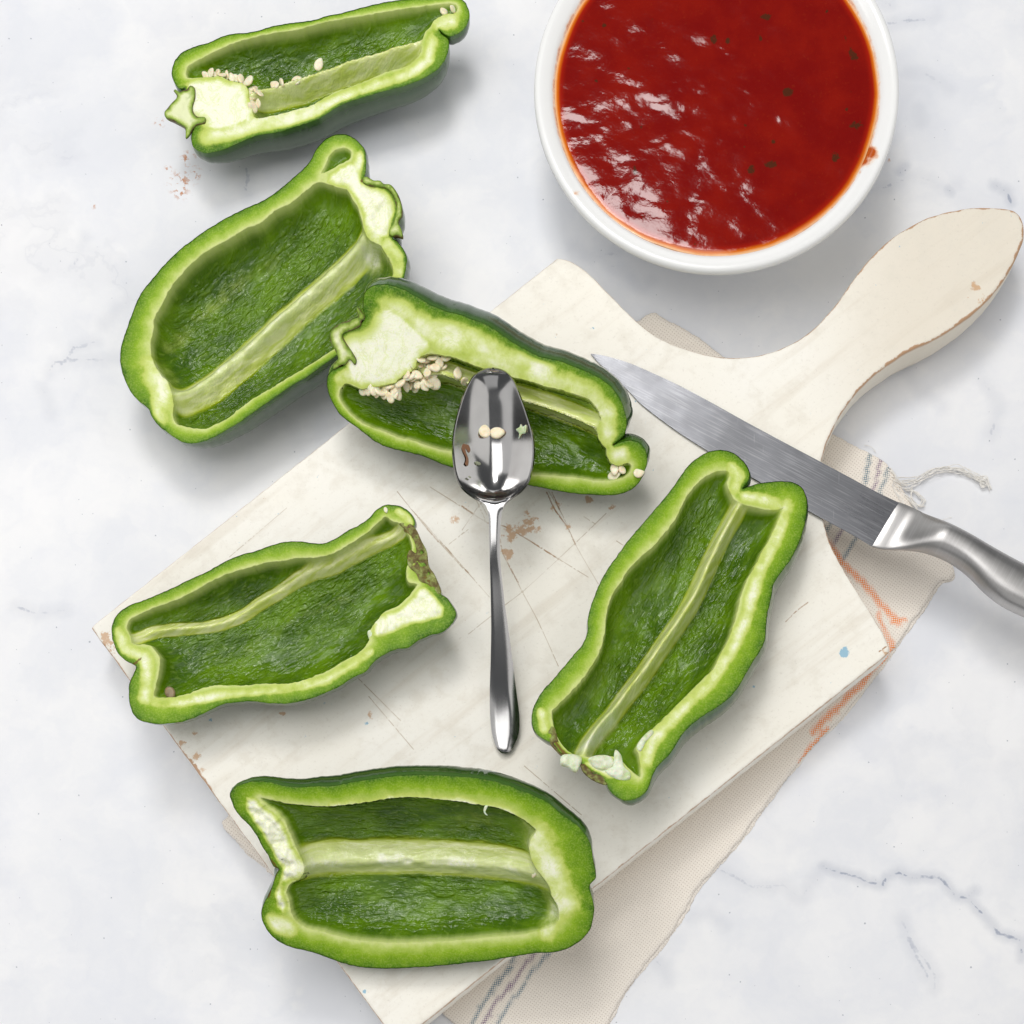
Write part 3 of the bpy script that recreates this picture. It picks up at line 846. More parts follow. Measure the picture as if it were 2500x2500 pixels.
# ---------------------------------------------------------------- towel
def build_towel():
    root = empty('towel', 1900, 1900, 0)
    tag(root, 'beige woven cotton towel with blue and orange stripes, frayed, under the board', 'towel')
    edge_pts = np.array([(1590, 764), (1625, 778), (1700, 818), (1765, 868), (1900, 962), (2034, 1058), (2103, 1094), (2154, 1123), (2190, 1165), (2230, 1235), (2300, 1330), (2330, 1400), (2318, 1414), (2299, 1416), (2262, 1471), (2215, 1536), (2179, 1590), (2128, 1659), (2054, 1749), (1998, 1805), (1930, 1886), (1867, 1966), (1799, 2060), (1743, 2122), (1706, 2165), (1662, 2240), (1619, 2302), (1569, 2364), (1520, 2432), (1482, 2500), (1420, 2620), (1250, 2650), (1100, 2490), (900, 2330), (640, 2112), (585, 2060), (540, 2008), (560, 1985), (640, 1880), (1000, 1450), (1400, 950)])
    for layer in (0, 1):
        pts = edge_pts.copy()
        zt = 9.5
        if layer == 1:      # lower fold of the cloth, peeping out
            zt = 4.0
            pts = pts + np.array([3.0, 6.0])
        out = catmull(pts, 5)
        t = np.roll(out, -1, 0) - np.roll(out, 1, 0)
        nr = np.stack([-t[:, 1], t[:, 0]], 1) / np.linalg.norm(t, axis=1)[:, None]
        out = out + nr * (1.7 * fbm(out[:, 0] / 7, out[:, 1] / 7, 20 + layer) + 2.5 * fbm(out[:, 0] / 40, out[:, 1] / 40, 30 + layer))[:, None]
        out = lift(out, zt)
        V, F = triangulate(out, rings=((2, 5),), step=9 if layer == 0 else 30)
        d = seg_dist(V, out)
        z = zt - 3.5 * (1 - np.clip(d / 5, 0, 1)) ** 2 + 0.7 * fbm(V[:, 0] / 40, V[:, 1] / 40, 40)
        z = z + np.where(layer == 0, 2.0 * np.exp(-(d - 9) ** 2 / 30), 0)
        P = np.column_stack([V, z])
        F = face_up(world(P), F)
        u = (V[:, 0] * -0.595 + V[:, 1] * 0.804)
        v = (V[:, 0] * 0.804 + V[:, 1] * 0.595)
        A = np.zeros(len(V))
        B, Cc = A.copy(), A.copy()
        wob = 4 * fbm(V[:, 0] / 60, V[:, 1] / 60, 50)
        def stripe(L, wd):
            return smooth(wd, wd * 0.4, seg_dist(V + wob[:, None], np.array(L, float), False))
        if layer == 0:
            A = np.maximum(stripe([(2125, 1110), (2104, 1180), (2015, 1300), (1262, 2333), (1150, 2505)], 7), stripe([(2170, 1150), (2153, 1195), (2083, 1330), (1320, 2345), (1215, 2505)], 6))
            B = stripe([(2150, 1130), (2130, 1190), (2047, 1315), (1290, 2340), (1182, 2505)], 7)
            Cc = np.maximum.reduce([stripe([(2020, 1330), (2052, 1375), (2110, 1430), (2150, 1480), (2195, 1525)], 11), stripe([(2140, 1500), (2160, 1545), (2185, 1590)], 7), stripe([(2178, 1525), (2208, 1514)], 6),
                                    stripe([(2150, 1610), (2110, 1660), (2060, 1715), (1985, 1790)], 11), stripe([(2020, 1785), (1975, 1835), (1955, 1865)], 9), stripe([(2185, 1575), (2150, 1620)], 6)])
        o = make('cloth_layer', P, F, TOW, root, attrs={'weave': np.stack([u / 10, v / 10, u * 0], 1), 'blue_stripe': A, 'violet_stripe': B, 'orange_stripe': Cc})
        if layer == 1:
            o['label'] = 'lower fold of the cloth showing along its lower right edge'
    # fringe
    def strand(name, pts, r, k=6, wob=2.0, seed=0, parent=root):
        c = catmull(np.array([p[:2] for p in pts], float), 4, False)
        n = len(c)
        zz = np.interp(np.linspace(0, 1, n), np.linspace(0, 1, len(pts)), [p[2] for p in pts])
        s = np.arange(n)
        c = c + wob * np.stack([fbm(s / 5, s * 0 + seed, seed), fbm(s / 5, s * 0 + seed + 7, seed + 3)], 1)
        zz = zz + np.abs(wob) * 0.7 * (1 + fbm(s / 4, s * 0 + 3, seed + 5))
        P, F = [], []
        for i in range(n):
            a = c[max(i - 1, 0)]
            b = c[min(i + 1, n - 1)]
            t = (b - a) / max(np.linalg.norm(b - a), 1e-6)
            m = np.array([-t[1], t[0]])
            rr = r * (0.85 + 0.3 * math.sin(i * 1.1))
            for j in range(k):
                th = 2 * math.pi * j / k
                P.append((c[i][0] + m[0] * rr * math.cos(th), c[i][1] + m[1] * rr * math.cos(th), zz[i] + rr * math.sin(th)))
            if i:
                F += bridge(k, (i - 1) * k, i * k)
        return np.array(P), F
    def bundle(name, pts, strands, spread, r, seed):
        Ps, Fs, b = [], [], 0
        for q in range(strands):
            off = nrng.uniform(-spread, spread, 2)
            P, F = strand(name, [(p[0] + off[0], p[1] + off[1], p[2] + q * 1.2) for p in pts], r, wob=2.6, seed=seed + q)
            Ps.append(P)
            Fs += [tuple(i + b for i in f) for f in F]
            b += len(P)
        return make(name, np.concatenate(Ps), Fs, THR, root)
    bundle('fringe_thread', [(2178, 1180, 8), (2205, 1192, 7), (2235, 1183, 6), (2270, 1160, 5), (2310, 1150, 5), (2345, 1153, 5), (2380, 1172, 5), (2402, 1188, 5)], 8, 6.5, 1.0, 60)
    bundle('fringe_thread', [(2185, 1172, 8), (2215, 1172, 7), (2250, 1168, 6), (2285, 1150, 7), (2330, 1150, 6), (2370, 1164, 5), (2405, 1182, 5)], 4, 7, 0.9, 80)
    bundle('fringe_knot', [(2385, 1172, 6), (2402, 1170, 10), (2410, 1184, 8), (2398, 1194, 6), (2390, 1182, 12), (2406, 1176, 8), (2416, 1200, 4)], 3, 3, 1.3, 90)
    for i, L in enumerate(([(2190, 1200, 8), (2215, 1215, 6), (2228, 1232, 7), (2240, 1246, 6)], [(2210, 1200, 6), (2235, 1212, 7), (2252, 1228, 6), (2245, 1243, 6)],
                           [(2180, 1190, 8), (2200, 1225, 7), (2215, 1250, 6)], [(2225, 1195, 6), (2222, 1220, 8), (2240, 1238, 6), (2256, 1238, 5)], [(2170, 1150, 8), (2186, 1168, 7), (2192, 1195, 6)])):
        bundle('fringe_loop', L, 3, 4, 1.4, 100 + i * 10)
    P, F = strand('loose_fibre', [(2296, 1273, 2), (2310, 1268, 3), (2322, 1264, 2)], 0.7, 5, 1)
    make('loose_fibre', P, F, THR, root)
    P, F = strand('loose_fibre', [(2110, 1090, 6), (2126, 1094, 6), (2136, 1106, 4)], 0.7, 5, 1)
    make('loose_fibre', P, F, THR, root)
build_towel()

# ---------------------------------------------------------------- white bowl and sauce
def build_bowl():
    zr = 235.0
    cx, cy = lift([(1750, 215)], zr)[0]
    sF = (H - zr) / H
    R = 447 * sF
    prof = [(0.42, 30), (0.54, 50), (0.64, 92), (0.75, 150), (0.850, zr - 38), (0.885, zr - 22), (0.905, zr - 11), (0.935, zr - 5), (0.962, zr - 1), (0.978, zr), (0.990, zr - 2.5), (0.998, zr - 8), (1.0, zr - 16), (0.982, zr - 24),
            (0.91, zr - 52), (0.80, 130), (0.69, 75), (0.59, 40), (0.545, 20), (0.54, 14), (0.535, 2), (0.525, 0), (0.50, 2), (0.49, 12), (0.30, 14), (0.0, 14)]
    prof = [(0.0, 20), (0.2, 21)] + prof
    c2 = catmull(np.array([(a * R, b) for a, b in prof]), 6, False)
    n = 256
    th = np.linspace(0, 2 * math.pi, n, endpoint=False)
    P = []
    for r, z in c2:
        P.append(np.stack([cx + max(r, 0.05) * np.cos(th), cy + max(r, 0.05) * np.sin(th), np.full(n, z)], 1))
    P = np.concatenate(P)
    F = []
    for i in range(len(c2) - 1):
        F += bridge(n, i * n, (i + 1) * n)
    q = np.column_stack([NX + (P[:, 0] - NX) * H / (H - P[:, 2]), NY + (P[:, 1] - NY) * H / (H - P[:, 2])])
    r = np.hypot(P[:, 0] - cx, P[:, 1] - cy)
    ang = np.arctan2(P[:, 1] - cy, P[:, 0] - cx)
    ins = (P[:, 2] > zr - 45) & (r < 0.97 * R)
    rs = 0.894 * R
    st = np.where(ins, np.clip(0.62 - (r - rs) / 11, 0, 0.62), 0)
    for (x, y, rr, s) in ((2124, 372, 20, 1.1), (2108, 392, 16, 1.0), (2136, 380, 12, .8), (2098, 420, 7, .7), (1404, 470, 9, .6), (1413, 472, 9, .6), (2115, 390, 24, .7)):
        st = np.where(P[:, 2] > zr - 45, np.maximum(st, s * np.clip(1.4 - np.hypot(q[:, 0] - x, q[:, 1] - y) / rr, 0, 1)), st)
    o = make('bowl', P, F, CHINA, attrs={'stain': st}, origin=(cx, cy, 0))
    tag(o, 'round white china bowl full of red sauce, cut off by the top of the photo', 'bowl')
    # sauce: a shallow dome of thick liquid held by the bowl
    rs = 0.889 * R
    zs = zr - 17
    nr, na = 150, 256
    th = np.linspace(0, 2 * math.pi, na, endpoint=False)
    P, ed = [], []
    rad = rs * np.linspace(0.01, 1, nr)
    rad = np.concatenate([rad[:-1], rs - np.array([4, 2.4, 1.2, 0.4, 0])[0:]])
    rad = np.unique(np.round(rad, 3))
    nr = len(rad)
    for rr in rad:
        wob = 1.5 * fbm(np.cos(th) * 3, np.sin(th) * 3, 8)
        x = cx + (rr + wob * (rr / rs) ** 4) * np.cos(th)
        y = cy + (rr + wob * (rr / rs) ** 4) * np.sin(th)
        d = rs - rr
        xr, yr = x * 0.82 + y * 0.57, y * 0.82 - x * 0.57
        z = zs + 0.8 * fbm(xr / 110, yr / 70, 60, 3) + 0.6 * fbm((xr + yr) / 60, (yr - xr) / 75, 66, 2) - 3.5 * np.exp(-d / 6) + 1.5
        z = z * (1 - np.exp(-d / 3)) + (zs - 2) * np.exp(-d / 3)
        P.append(np.stack([x, y, z], 1))
        ed.append(np.full(na, d))
    P = np.concatenate(P)
    ed = np.concatenate(ed)
    F = []
    for i in range(nr - 1):
        F += bridge(na, i * na, (i + 1) * na)
    F.append(tuple(range(na)))
    # under side so that the sauce is a body
    nb = len(P)
    P = np.concatenate([P, P[(nr - 1) * na:nr * na] * [1, 1, 1] - [0, 0, 12]])
    # keep the under ring inside the bowl wall
    P[nb:, 0] = cx + (P[nb:, 0] - cx) * 0.985
    P[nb:, 1] = cy + (P[nb:, 1] - cy) * 0.985
    ed = np.concatenate([ed, np.zeros(na)])
    F += bridge(na, (nr - 1) * na, nb)
    q = np.column_stack([NX + (P[:, 0] - NX) * H / (H - P[:, 2]), NY + (P[:, 1] - NY) * H / (H - P[:, 2])])
    herb = np.zeros(len(P))
    hs = crop([(297, 105), (640, 97), (1185, 190), (1640, 260), (1655, 280), (1215, 85), (1515, 55), (360, 405), (585, 635), (555, 855), (1560, 790), (1665, 628), (1620, 548), (1645, 470), (1545, 985), (385, 1040), (1140, 852), (1240, 825), (520, 345), (1110, 628), (1610, 190), (1020, 205), (950, 200), (1320, 462), (330, 960), (1680, 780), (1250, 712), (400, 130)], 1280, 0, 2.055)
    for i, (x, y) in enumerate(hs):
        herb = np.maximum(herb, np.clip(1.5 - np.hypot((q[:, 0] - x) * (1 + 0.4 * math.sin(i)), (q[:, 1] - y) * (1 + 0.4 * math.cos(i))) / (4 + (i * 7 % 6)), 0, 1))
    o = make('sauce', P, F, SAUCE, attrs={'edge_distance': ed, 'herb': herb}, origin=(cx, cy, zs))
    import bmesh
    bm = bmesh.new()
    bm.from_mesh(o.data)
    bmesh.ops.recalc_face_normals(bm, faces=bm.faces)
    bm.to_mesh(o.data)
    bm.free()
    tag(o, 'thick glossy dark red tomato sauce filling the white bowl', 'sauce')
build_bowl()

# ---------------------------------------------------------------- peppers
def seed_mesh(name, mat):
    """a flat disc seed with a small beak, radius 1 (px units, scaled on placing)"""
    n, rings = 20, [(0.0, 0.20), (0.45, 0.24), (0.75, 0.23), (0.93, 0.16), (1.0, 0.0), (0.93, -0.16), (0.6, -0.22), (0.0, -0.2)]
    P, F = [], []
    for r, z in rings:
        for j in range(n):
            a = 2 * math.pi * j / n
            rr = max(r, 0.02)
            x, y = rr * math.cos(a), rr * math.sin(a) * 0.9
            if x > 0.75:
                x += (x - 0.75) * 1.0
            P.append((x, y, z + 0.05 * math.cos(2 * a) * r))
    for i in range(len(rings) - 1):
        F += bridge(n, i * n, (i + 1) * n)
    F.append(tuple(range(n)))
    F.append(tuple(range(len(P) - n, len(P))))
    me = bpy.data.meshes.new(name)
    me.from_pydata([(p[0] * S, p[1] * S, p[2] * S) for p in P], [], F)
    me.polygons.foreach_set('use_smooth', [True] * len(me.polygons))
    me.materials.append(mat)
    me.update()
    import bmesh
    bm = bmesh.new()
    bm.from_mesh(me)
    bmesh.ops.recalc_face_normals(bm, faces=bm.faces)
    bm.to_mesh(me)
    bm.free()
    return me
SEED_ME = seed_mesh('seed', SEED)
OLD_ME = seed_mesh('dark_seed', OLDSEED)

def place_seed(x, y, z, r, tilt=0.5, parent=None, me=None, name='seed', rot=None):
    """x, y: where the photo shows it; z: its height"""
    q = P3(x, y, z)
    o = bpy.data.objects.new(name, me or SEED_ME)
    COL.objects.link(o)
    loc = np.array(M(*q))
    if parent is not None:
        o.parent = parent
        loc = loc - np.array(parent.location)
    o.location = loc
    o.scale = (r, r * rng.uniform(0.85, 1.0), r * rng.uniform(0.9, 1.25))
    o.rotation_euler = rot or (rng.uniform(-tilt, tilt), rng.uniform(-tilt, tilt), rng.uniform(0, 6.28))
    return o

class Pepper:
    def __init__(self, name, label, outer, cavities, ribs, center, z0, grad, depth, kin, axis, cores=(), pales=(), browns=(),
                 bulge=5, bdir=(0.0, 1.0), wall=26, lobes=(), step=4.0, base=0.0, core_rough=0.0, seed=1):
        self.c = np.array([*lift([center], z0)[0], z0])
        gx, gy = grad
        n = np.array([-gx, -gy, 1.0])
        n /= np.linalg.norm(n)
        e1 = np.array([1, 0, gx])
        e1 /= np.linalg.norm(e1)
        e2 = np.cross(n, e1)
        self.n, self.e1, self.e2 = n, e1, e2
        self.cam = np.array([NX, NY, H])
        self.root = empty(name, self.c[0], self.c[1], base)
        tag(self.root, label, 'pepper half', 'halved green peppers')
        out = self.to_plane(catmull(outer, 5))
        out = out + 0.7 * np.stack([fbm(out[:, 0] / 9, out[:, 1] / 9, seed), fbm(out[:, 0] / 9, out[:, 1] / 9, seed + 3)], 1)
        cavs = [self.to_plane(catmull(c, 3.2)) for c in cavities]
        cavs = [c + 1.1 * np.stack([fbm(c[:, 0] / 8, c[:, 1] / 8, seed + 5), fbm(c[:, 0] / 8, c[:, 1] / 8, seed + 6)], 1) for c in cavs]
        self.out, self.cavs = out, cavs
        pr = lambda L: self.to_plane(np.asarray(L, float))
        # ---- open face
        V, F = triangulate(out, cavs, rings=[(1.2, 3.0, 6.0)] + [(0.8, 1.8, 3.2, 5.0, 7.5, 10.5, 14.0)] * len(cavs), step=step)
        do = seg_dist(V, out)
        ax = np.asarray(axis, float)
        ax /= np.linalg.norm(ax)
        au, av = V @ ax, V @ np.array([-ax[1], ax[0]])
        h = -2.2 * (1 - np.clip(do / 4, 0, 1)) ** 2 + 0.8 * fbm(V[:, 0] / 28, V[:, 1] / 28, seed + 9) * np.clip(do / 8, 0, 1)
        cav = np.zeros(len(V))
        dcav = np.full(len(V), 1e9)
        depthf = np.zeros(len(V))
        rib = np.zeros(len(V))
        incav_any = np.zeros(len(V), bool)
        for ci, cv in enumerate(cavs):
            dc = seg_dist(V, cv)
            ic = inside(V, cv) & (dc > 1e-3)
            on = dc <= 1e-3
            dcav = np.minimum(dcav, dc)
            incav_any |= ic
            infl = Inflate(cv)
            s = infl(V, dc)
            D = depth - wall
            if ci > 0:
                D *= 0.6
            f = D * np.tanh(kin * s / D) * (1 - np.exp(-dc / 3.2))
            f = f + ic * (3.0 * fbm(au / 60, av / 24, seed + 12) + 1.6 * fbm(au / 22, av / 9, seed + 13)) * np.clip(dc / 14, 0, 1)
            hc = -np.maximum(f, 0)
            dl = smooth(0, 8, dc)
            # lips round over into the hollow
            rr = np.zeros(len(V))
            lift_h = np.zeros(len(V))
            if ci == 0:
                for (L, wl, wr, hr) in ribs:
                    Lp = catmull(pr(L), 8, False)
                    dd = seg_dist(V, Lp, False)
                    # side of the ridge
                    tdir = Lp[-1] - Lp[0]
                    j = np.argmin(((V[:, None, :] - Lp[None, ::3, :]) ** 2).sum(2), 1) * 3
                    tt = Lp[np.minimum(j + 3, len(Lp) - 1)] - Lp[np.maximum(j - 3, 0)]
                    sd = tt[:, 0] * (V[:, 1] - Lp[j][:, 1]) - tt[:, 1] * (V[:, 0] - Lp[j][:, 0])
                    wdt = np.where(sd > 0, wr, wl)
                    wdt = wdt * (1 + 0.07 * fbm(au / 70, av / 30, seed + 21))
                    prf = np.exp(-(dd / (wdt * 0.62)) ** 2)
                    lift_h = np.maximum(lift_h, hr * prf * np.clip(f / 60, 0, 1))
                    rr = np.maximum(rr, smooth(1.4, 0.55, dd / wdt))
            hc = np.minimum(hc + lift_h, -1.5 * smooth(0, 6, dc))
            h = np.where(ic, hc, h)
            h = np.where(on, -1.2, h)
            cav = np.where(ic, np.maximum(cav, smooth(0.0, 7.0, dc)), cav)
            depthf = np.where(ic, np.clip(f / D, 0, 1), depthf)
            rib = np.where(ic, np.maximum(rib, rr), rib)
        t = do / np.maximum(do + dcav, 1e-6)
        t = np.where(incav_any, 1.0, t)
        # distances wide in thick places (core): the rind colour stays a thin band
        t = np.minimum(t, 1)
        pale = np.zeros(len(V))
        for (L, r0, *am) in pales:
            Lp = pr(L)
            amp = am[0] if am else 0.72
            d = seg_dist(V, Lp, False) if len(Lp) > 1 else np.hypot(*(V - Lp[0]).T)
            pale = np.maximum(pale, amp * smooth(r0 * 1.45, 0, d) * (1 + 0.25 * fbm(V[:, 0] / 40, V[:, 1] / 40, seed + 50)))
        brown = np.zeros(len(V))
        for (L, r0) in browns:
            Lp = pr(L)
            d = seg_dist(V, Lp, False) if len(Lp) > 1 else np.hypot(*(V - Lp[0]).T)
            brown = np.maximum(brown, smooth(r0, r0 * 0.2, d))
        core = np.zeros(len(V), bool)
        corep = [pr(c) for c in cores]
        for cp in corep:
            k_in = inside(V, cp)
            if core_rough:
                dd = seg_dist(V, cp) * k_in
                h = h + np.where(k_in, np.clip(dd / 10, 0, 1) * core_rough * fbm(V[:, 0] / 16, V[:, 1] / 16, seed + 31), 0)
            pale = np.maximum(pale, np.where(k_in, smooth(-6, 16, seg_dist(V, cp)), 0))
        P = self.up(V, h)
        W = world(P)
        F = face_up(W, F)
        N = vert_normals(W, F)
        attrs = {'t': t, 'cav': cav, 'rib': rib, 'pale': pale, 'depth': depthf, 'brown': brown, 'grain': np.stack([au / 10, av / 10, np.zeros(len(V))], 1)}
        cen = V[F].mean(1)
        fin = np.zeros(len(F), bool)
        for cv in cavs:
            fin |= inside(cen, cv)
        frib = fin & (rib[F].mean(1) > 0.5)
        fcore = np.zeros(len(F), bool)
        for cp in corep:
            fcore |= inside(cen, cp)
        fcore &= ~fin
        for nm, mk in (('cut_rim', ~fin & ~fcore), ('core', fcore), ('inner_wall', fin & ~frib), ('membrane', frib)):
            if mk.any():
                v, f, a, nn = sub(P, F, mk, attrs, N)
                make(nm, v, f, FLESH, self.root, a, normals=nn)
        # ---- skin
        V, F = triangulate(out, (), rings=[(0.35, 1.0, 2.2, 4.2, 7.0, 11.0)], step=7.0)
        do = seg_dist(V, out)
        infl = Inflate(out, g=5.0)
        s = infl(V, do)
        au, av = V @ ax, V @ np.array([-ax[1], ax[0]])
        kz = 1.1
        sm = np.percentile(s, 99)
        for it in range(7):
            f = kz * 1.7 * sm * np.tanh(s / (1.7 * sm))
            fr = np.clip(f / (kz * sm), 0, 1)
            for (L, wd, hg) in lobes:
                dd = seg_dist(V, pr(L), False)
                f = f - hg * np.exp(-(dd / wd) ** 2) * smooth(0.0, 0.8, fr)
            f = f * (1 + 0.03 * fbm(au / 140, av / 90, seed + 40, 2) * smooth(0.1, 0.5, fr))
            eps = 9.0
            gx_ = infl(V + [eps, 0], do) - infl(V - [eps, 0], do)
            gy_ = infl(V + [0, eps], do) - infl(V - [0, eps], do)
            if it == 0:
                tr = [seg_dist(V + o_, out) * np.where(inside(V + o_, out), 1, -1) for o_ in ([eps, 0], [-eps, 0], [0, eps], [0, -eps])]
                gx0, gy0 = tr[0] - tr[1], tr[2] - tr[3]
                gn = np.maximum(np.hypot(gx0, gy0), 2.0)
            ux, uy = -gx0 / gn, -gy0 / gn
            wdir = 0.15 + 0.85 * smooth(-0.1, 0.75, ux * bdir[0] + uy * bdir[1])
            bl = bulge * wdir * np.sin(np.pi * np.clip(fr, 0, 1)) * smooth(110, 15, do)
            Q = V - np.stack([gx0 / gn, gy0 / gn], 1) * bl[:, None]
            P = self.up(Q, -f)
            mz = P[:, 2].min()
            if abs(mz - base) < 1.0:
                break
            kz *= (self.c[2] - base) / max(self.c[2] - mz, 1)
        W = world(P)
        a, b, c3 = W[F[:, 0]], W[F[:, 1]], W[F[:, 2]]
        # orientation from the flat outline so that overhanging faces stay consistent
        v2 = V[F]
        ar = (v2[:, 1, 0] - v2[:, 0, 0]) * (v2[:, 2, 1] - v2[:, 0, 1]) - (v2[:, 2, 0] - v2[:, 0, 0]) * (v2[:, 1, 1] - v2[:, 0, 1])
        F = F.copy()
        bad = ar < 0
        F[bad] = F[bad][:, ::-1]
        make('skin', P, F, SKIN, self.root, {'depth': fr, 'grain': np.stack([au / 10, av / 10, np.zeros(len(V))], 1)})
        self.depth = depth
        print(name, 'depth', round(depth, 1), 'kz', round(kz, 2), 'sm', round(float(sm), 1))
    def to_plane(self, px):
        px = np.asarray(px, float)
        d = np.column_stack([px, np.zeros(len(px))]) - self.cam
        t = ((self.c - self.cam) @ self.n) / (d @ self.n)
        X = self.cam + d * t[:, None]
        q = X - self.c
        return np.stack([q @ self.e1, q @ self.e2], 1)
    def up(self, V, h):
        h = np.broadcast_to(np.asarray(h, float), (len(V),))
        return self.c + V[:, :1] * self.e1 + V[:, 1:2] * self.e2 + h[:, None] * self.n
    def z_at(self, px, h=0.0):
        q = self.to_plane([px])
        return self.up(q, [h])[0][2]
    def chunk(self, name, poly, hgt, thick, mat, base=0.0, rough=3.0, seed=5, label=None, ground=None):
        """a small lump over an outline traced in the cut plane"""
        out = self.to_plane(catmull(poly, 3))
        V, F = triangulate(out, (), rings=[(0.6, 1.6, 3.2)], step=4.0)
        d = seg_dist(V, out)
        infl = Inflate(out, g=2.5, iters=160)
        s = infl(V, d)
        top = base + hgt * np.tanh(s / hgt) + rough * fbm(V[:, 0] / 9, V[:, 1] / 9, seed) * np.clip(d / 5, 0, 1)
        bot = base - thick * np.tanh(1.4 * s / thick)
        P = np.concatenate([self.up(V, top), self.up(V, bot)])
        Fu = face_up(world(self.up(V, top)), F)
        FF = np.concatenate([Fu, Fu[:, ::-1] + len(V)])
        o = make(name, P, FF, mat, self.root, {'edge_distance': np.concatenate([d, d * 0])})
        if label:
            o['label'] = label
        return o

g25 = np.array
# -- 1: top left
c1 = lambda L: crop(L, 350, 0, 2.273)
p1 = Pepper('pepper_half', 'narrow pepper half at the top left, its cut stem pointing left, on bare marble',
    c1([(232, 490), (200, 490), (172, 460), (157, 410), (165, 360), (190, 315), (235, 280), (300, 255), (380, 230), (430, 205), (500, 187), (600, 178), (700, 150), (800, 130), (900, 118), (960, 108), (1010, 90), (1100, 72), (1200, 45), (1300, 20), (1380, 5), (1500, -8), (1620, -15), (1700, -20), (1760, -10), (1790, 20), (1808, 60), (1810, 100), (1795, 140), (1765, 175), (1730, 195), (1700, 200), (1668, 188), (1640, 162), (1652, 185), (1672, 200), (1690, 215), (1697, 250), (1690, 285), (1675, 330), (1640, 375), (1590, 415), (1520, 450), (1440, 480), (1340, 505), (1240, 535), (1130, 570), (1050, 610), (980, 655), (900, 685), (820, 710), (740, 735), (680, 742), (620, 755), (560, 780), (500, 805), (440, 830), (390, 845), (340, 848), (300, 835), (275, 810), (265, 770), (272, 730), (285, 700), (262, 690), (215, 670), (190, 620), (200, 560)]),
    [c1([(240, 430), (232, 400), (240, 370), (270, 345), (330, 315), (420, 270), (500, 235), (600, 205), (720, 180), (850, 160), (960, 130), (1050, 110), (1180, 90), (1300, 68), (1450, 45), (1550, 30), (1620, 22), (1700, 15), (1740, 25), (1745, 50), (1730, 72), (1700, 75), (1650, 90), (1612, 115), (1600, 140), (1570, 170), (1555, 200), (1545, 240), (1540, 290), (1510, 330), (1480, 355), (1420, 378), (1340, 400), (1250, 440), (1150, 480), (1080, 500), (1000, 545), (930, 585), (850, 605), (780, 625), (700, 645), (625, 655), (605, 630), (600, 590), (580, 540), (580, 500), (560, 470), (520, 455), (470, 445), (430, 425), (380, 425), (310, 430)])],
    [(c1([(600, 510), (740, 450), (850, 405), (960, 365), (1100, 320), (1250, 285), (1400, 255), (1560, 218)]), 9, 24, 58)],
    (750, 200), 140, (0.02, 0.0), 140, 1.1, (0.93, -0.36),
    cores=[c1([(240, 440), (310, 436), (380, 430), (430, 430), (470, 452), (520, 462), (560, 478), (575, 510), (572, 545), (595, 590), (600, 635), (610, 660), (560, 690), (480, 720), (400, 735), (330, 720), (300, 700), (262, 690), (215, 670), (190, 620), (200, 560), (235, 500)])],
    pales=[(c1([(300, 780), (450, 760), (600, 700), (800, 650), (950, 610)]), 40), (c1([(950, 610), (1200, 500), (1450, 420), (1580, 330), (1600, 220)]), 20), (c1([(1650, 130), (1700, 110)]), 28), (c1([(350, 600), (500, 600)]), 90)],
    lobes=[(c1([(300, 800), (900, 500), (1650, 170)]), 30, 26)], bulge=12, bdir=(0.1, 1.0), seed=1)
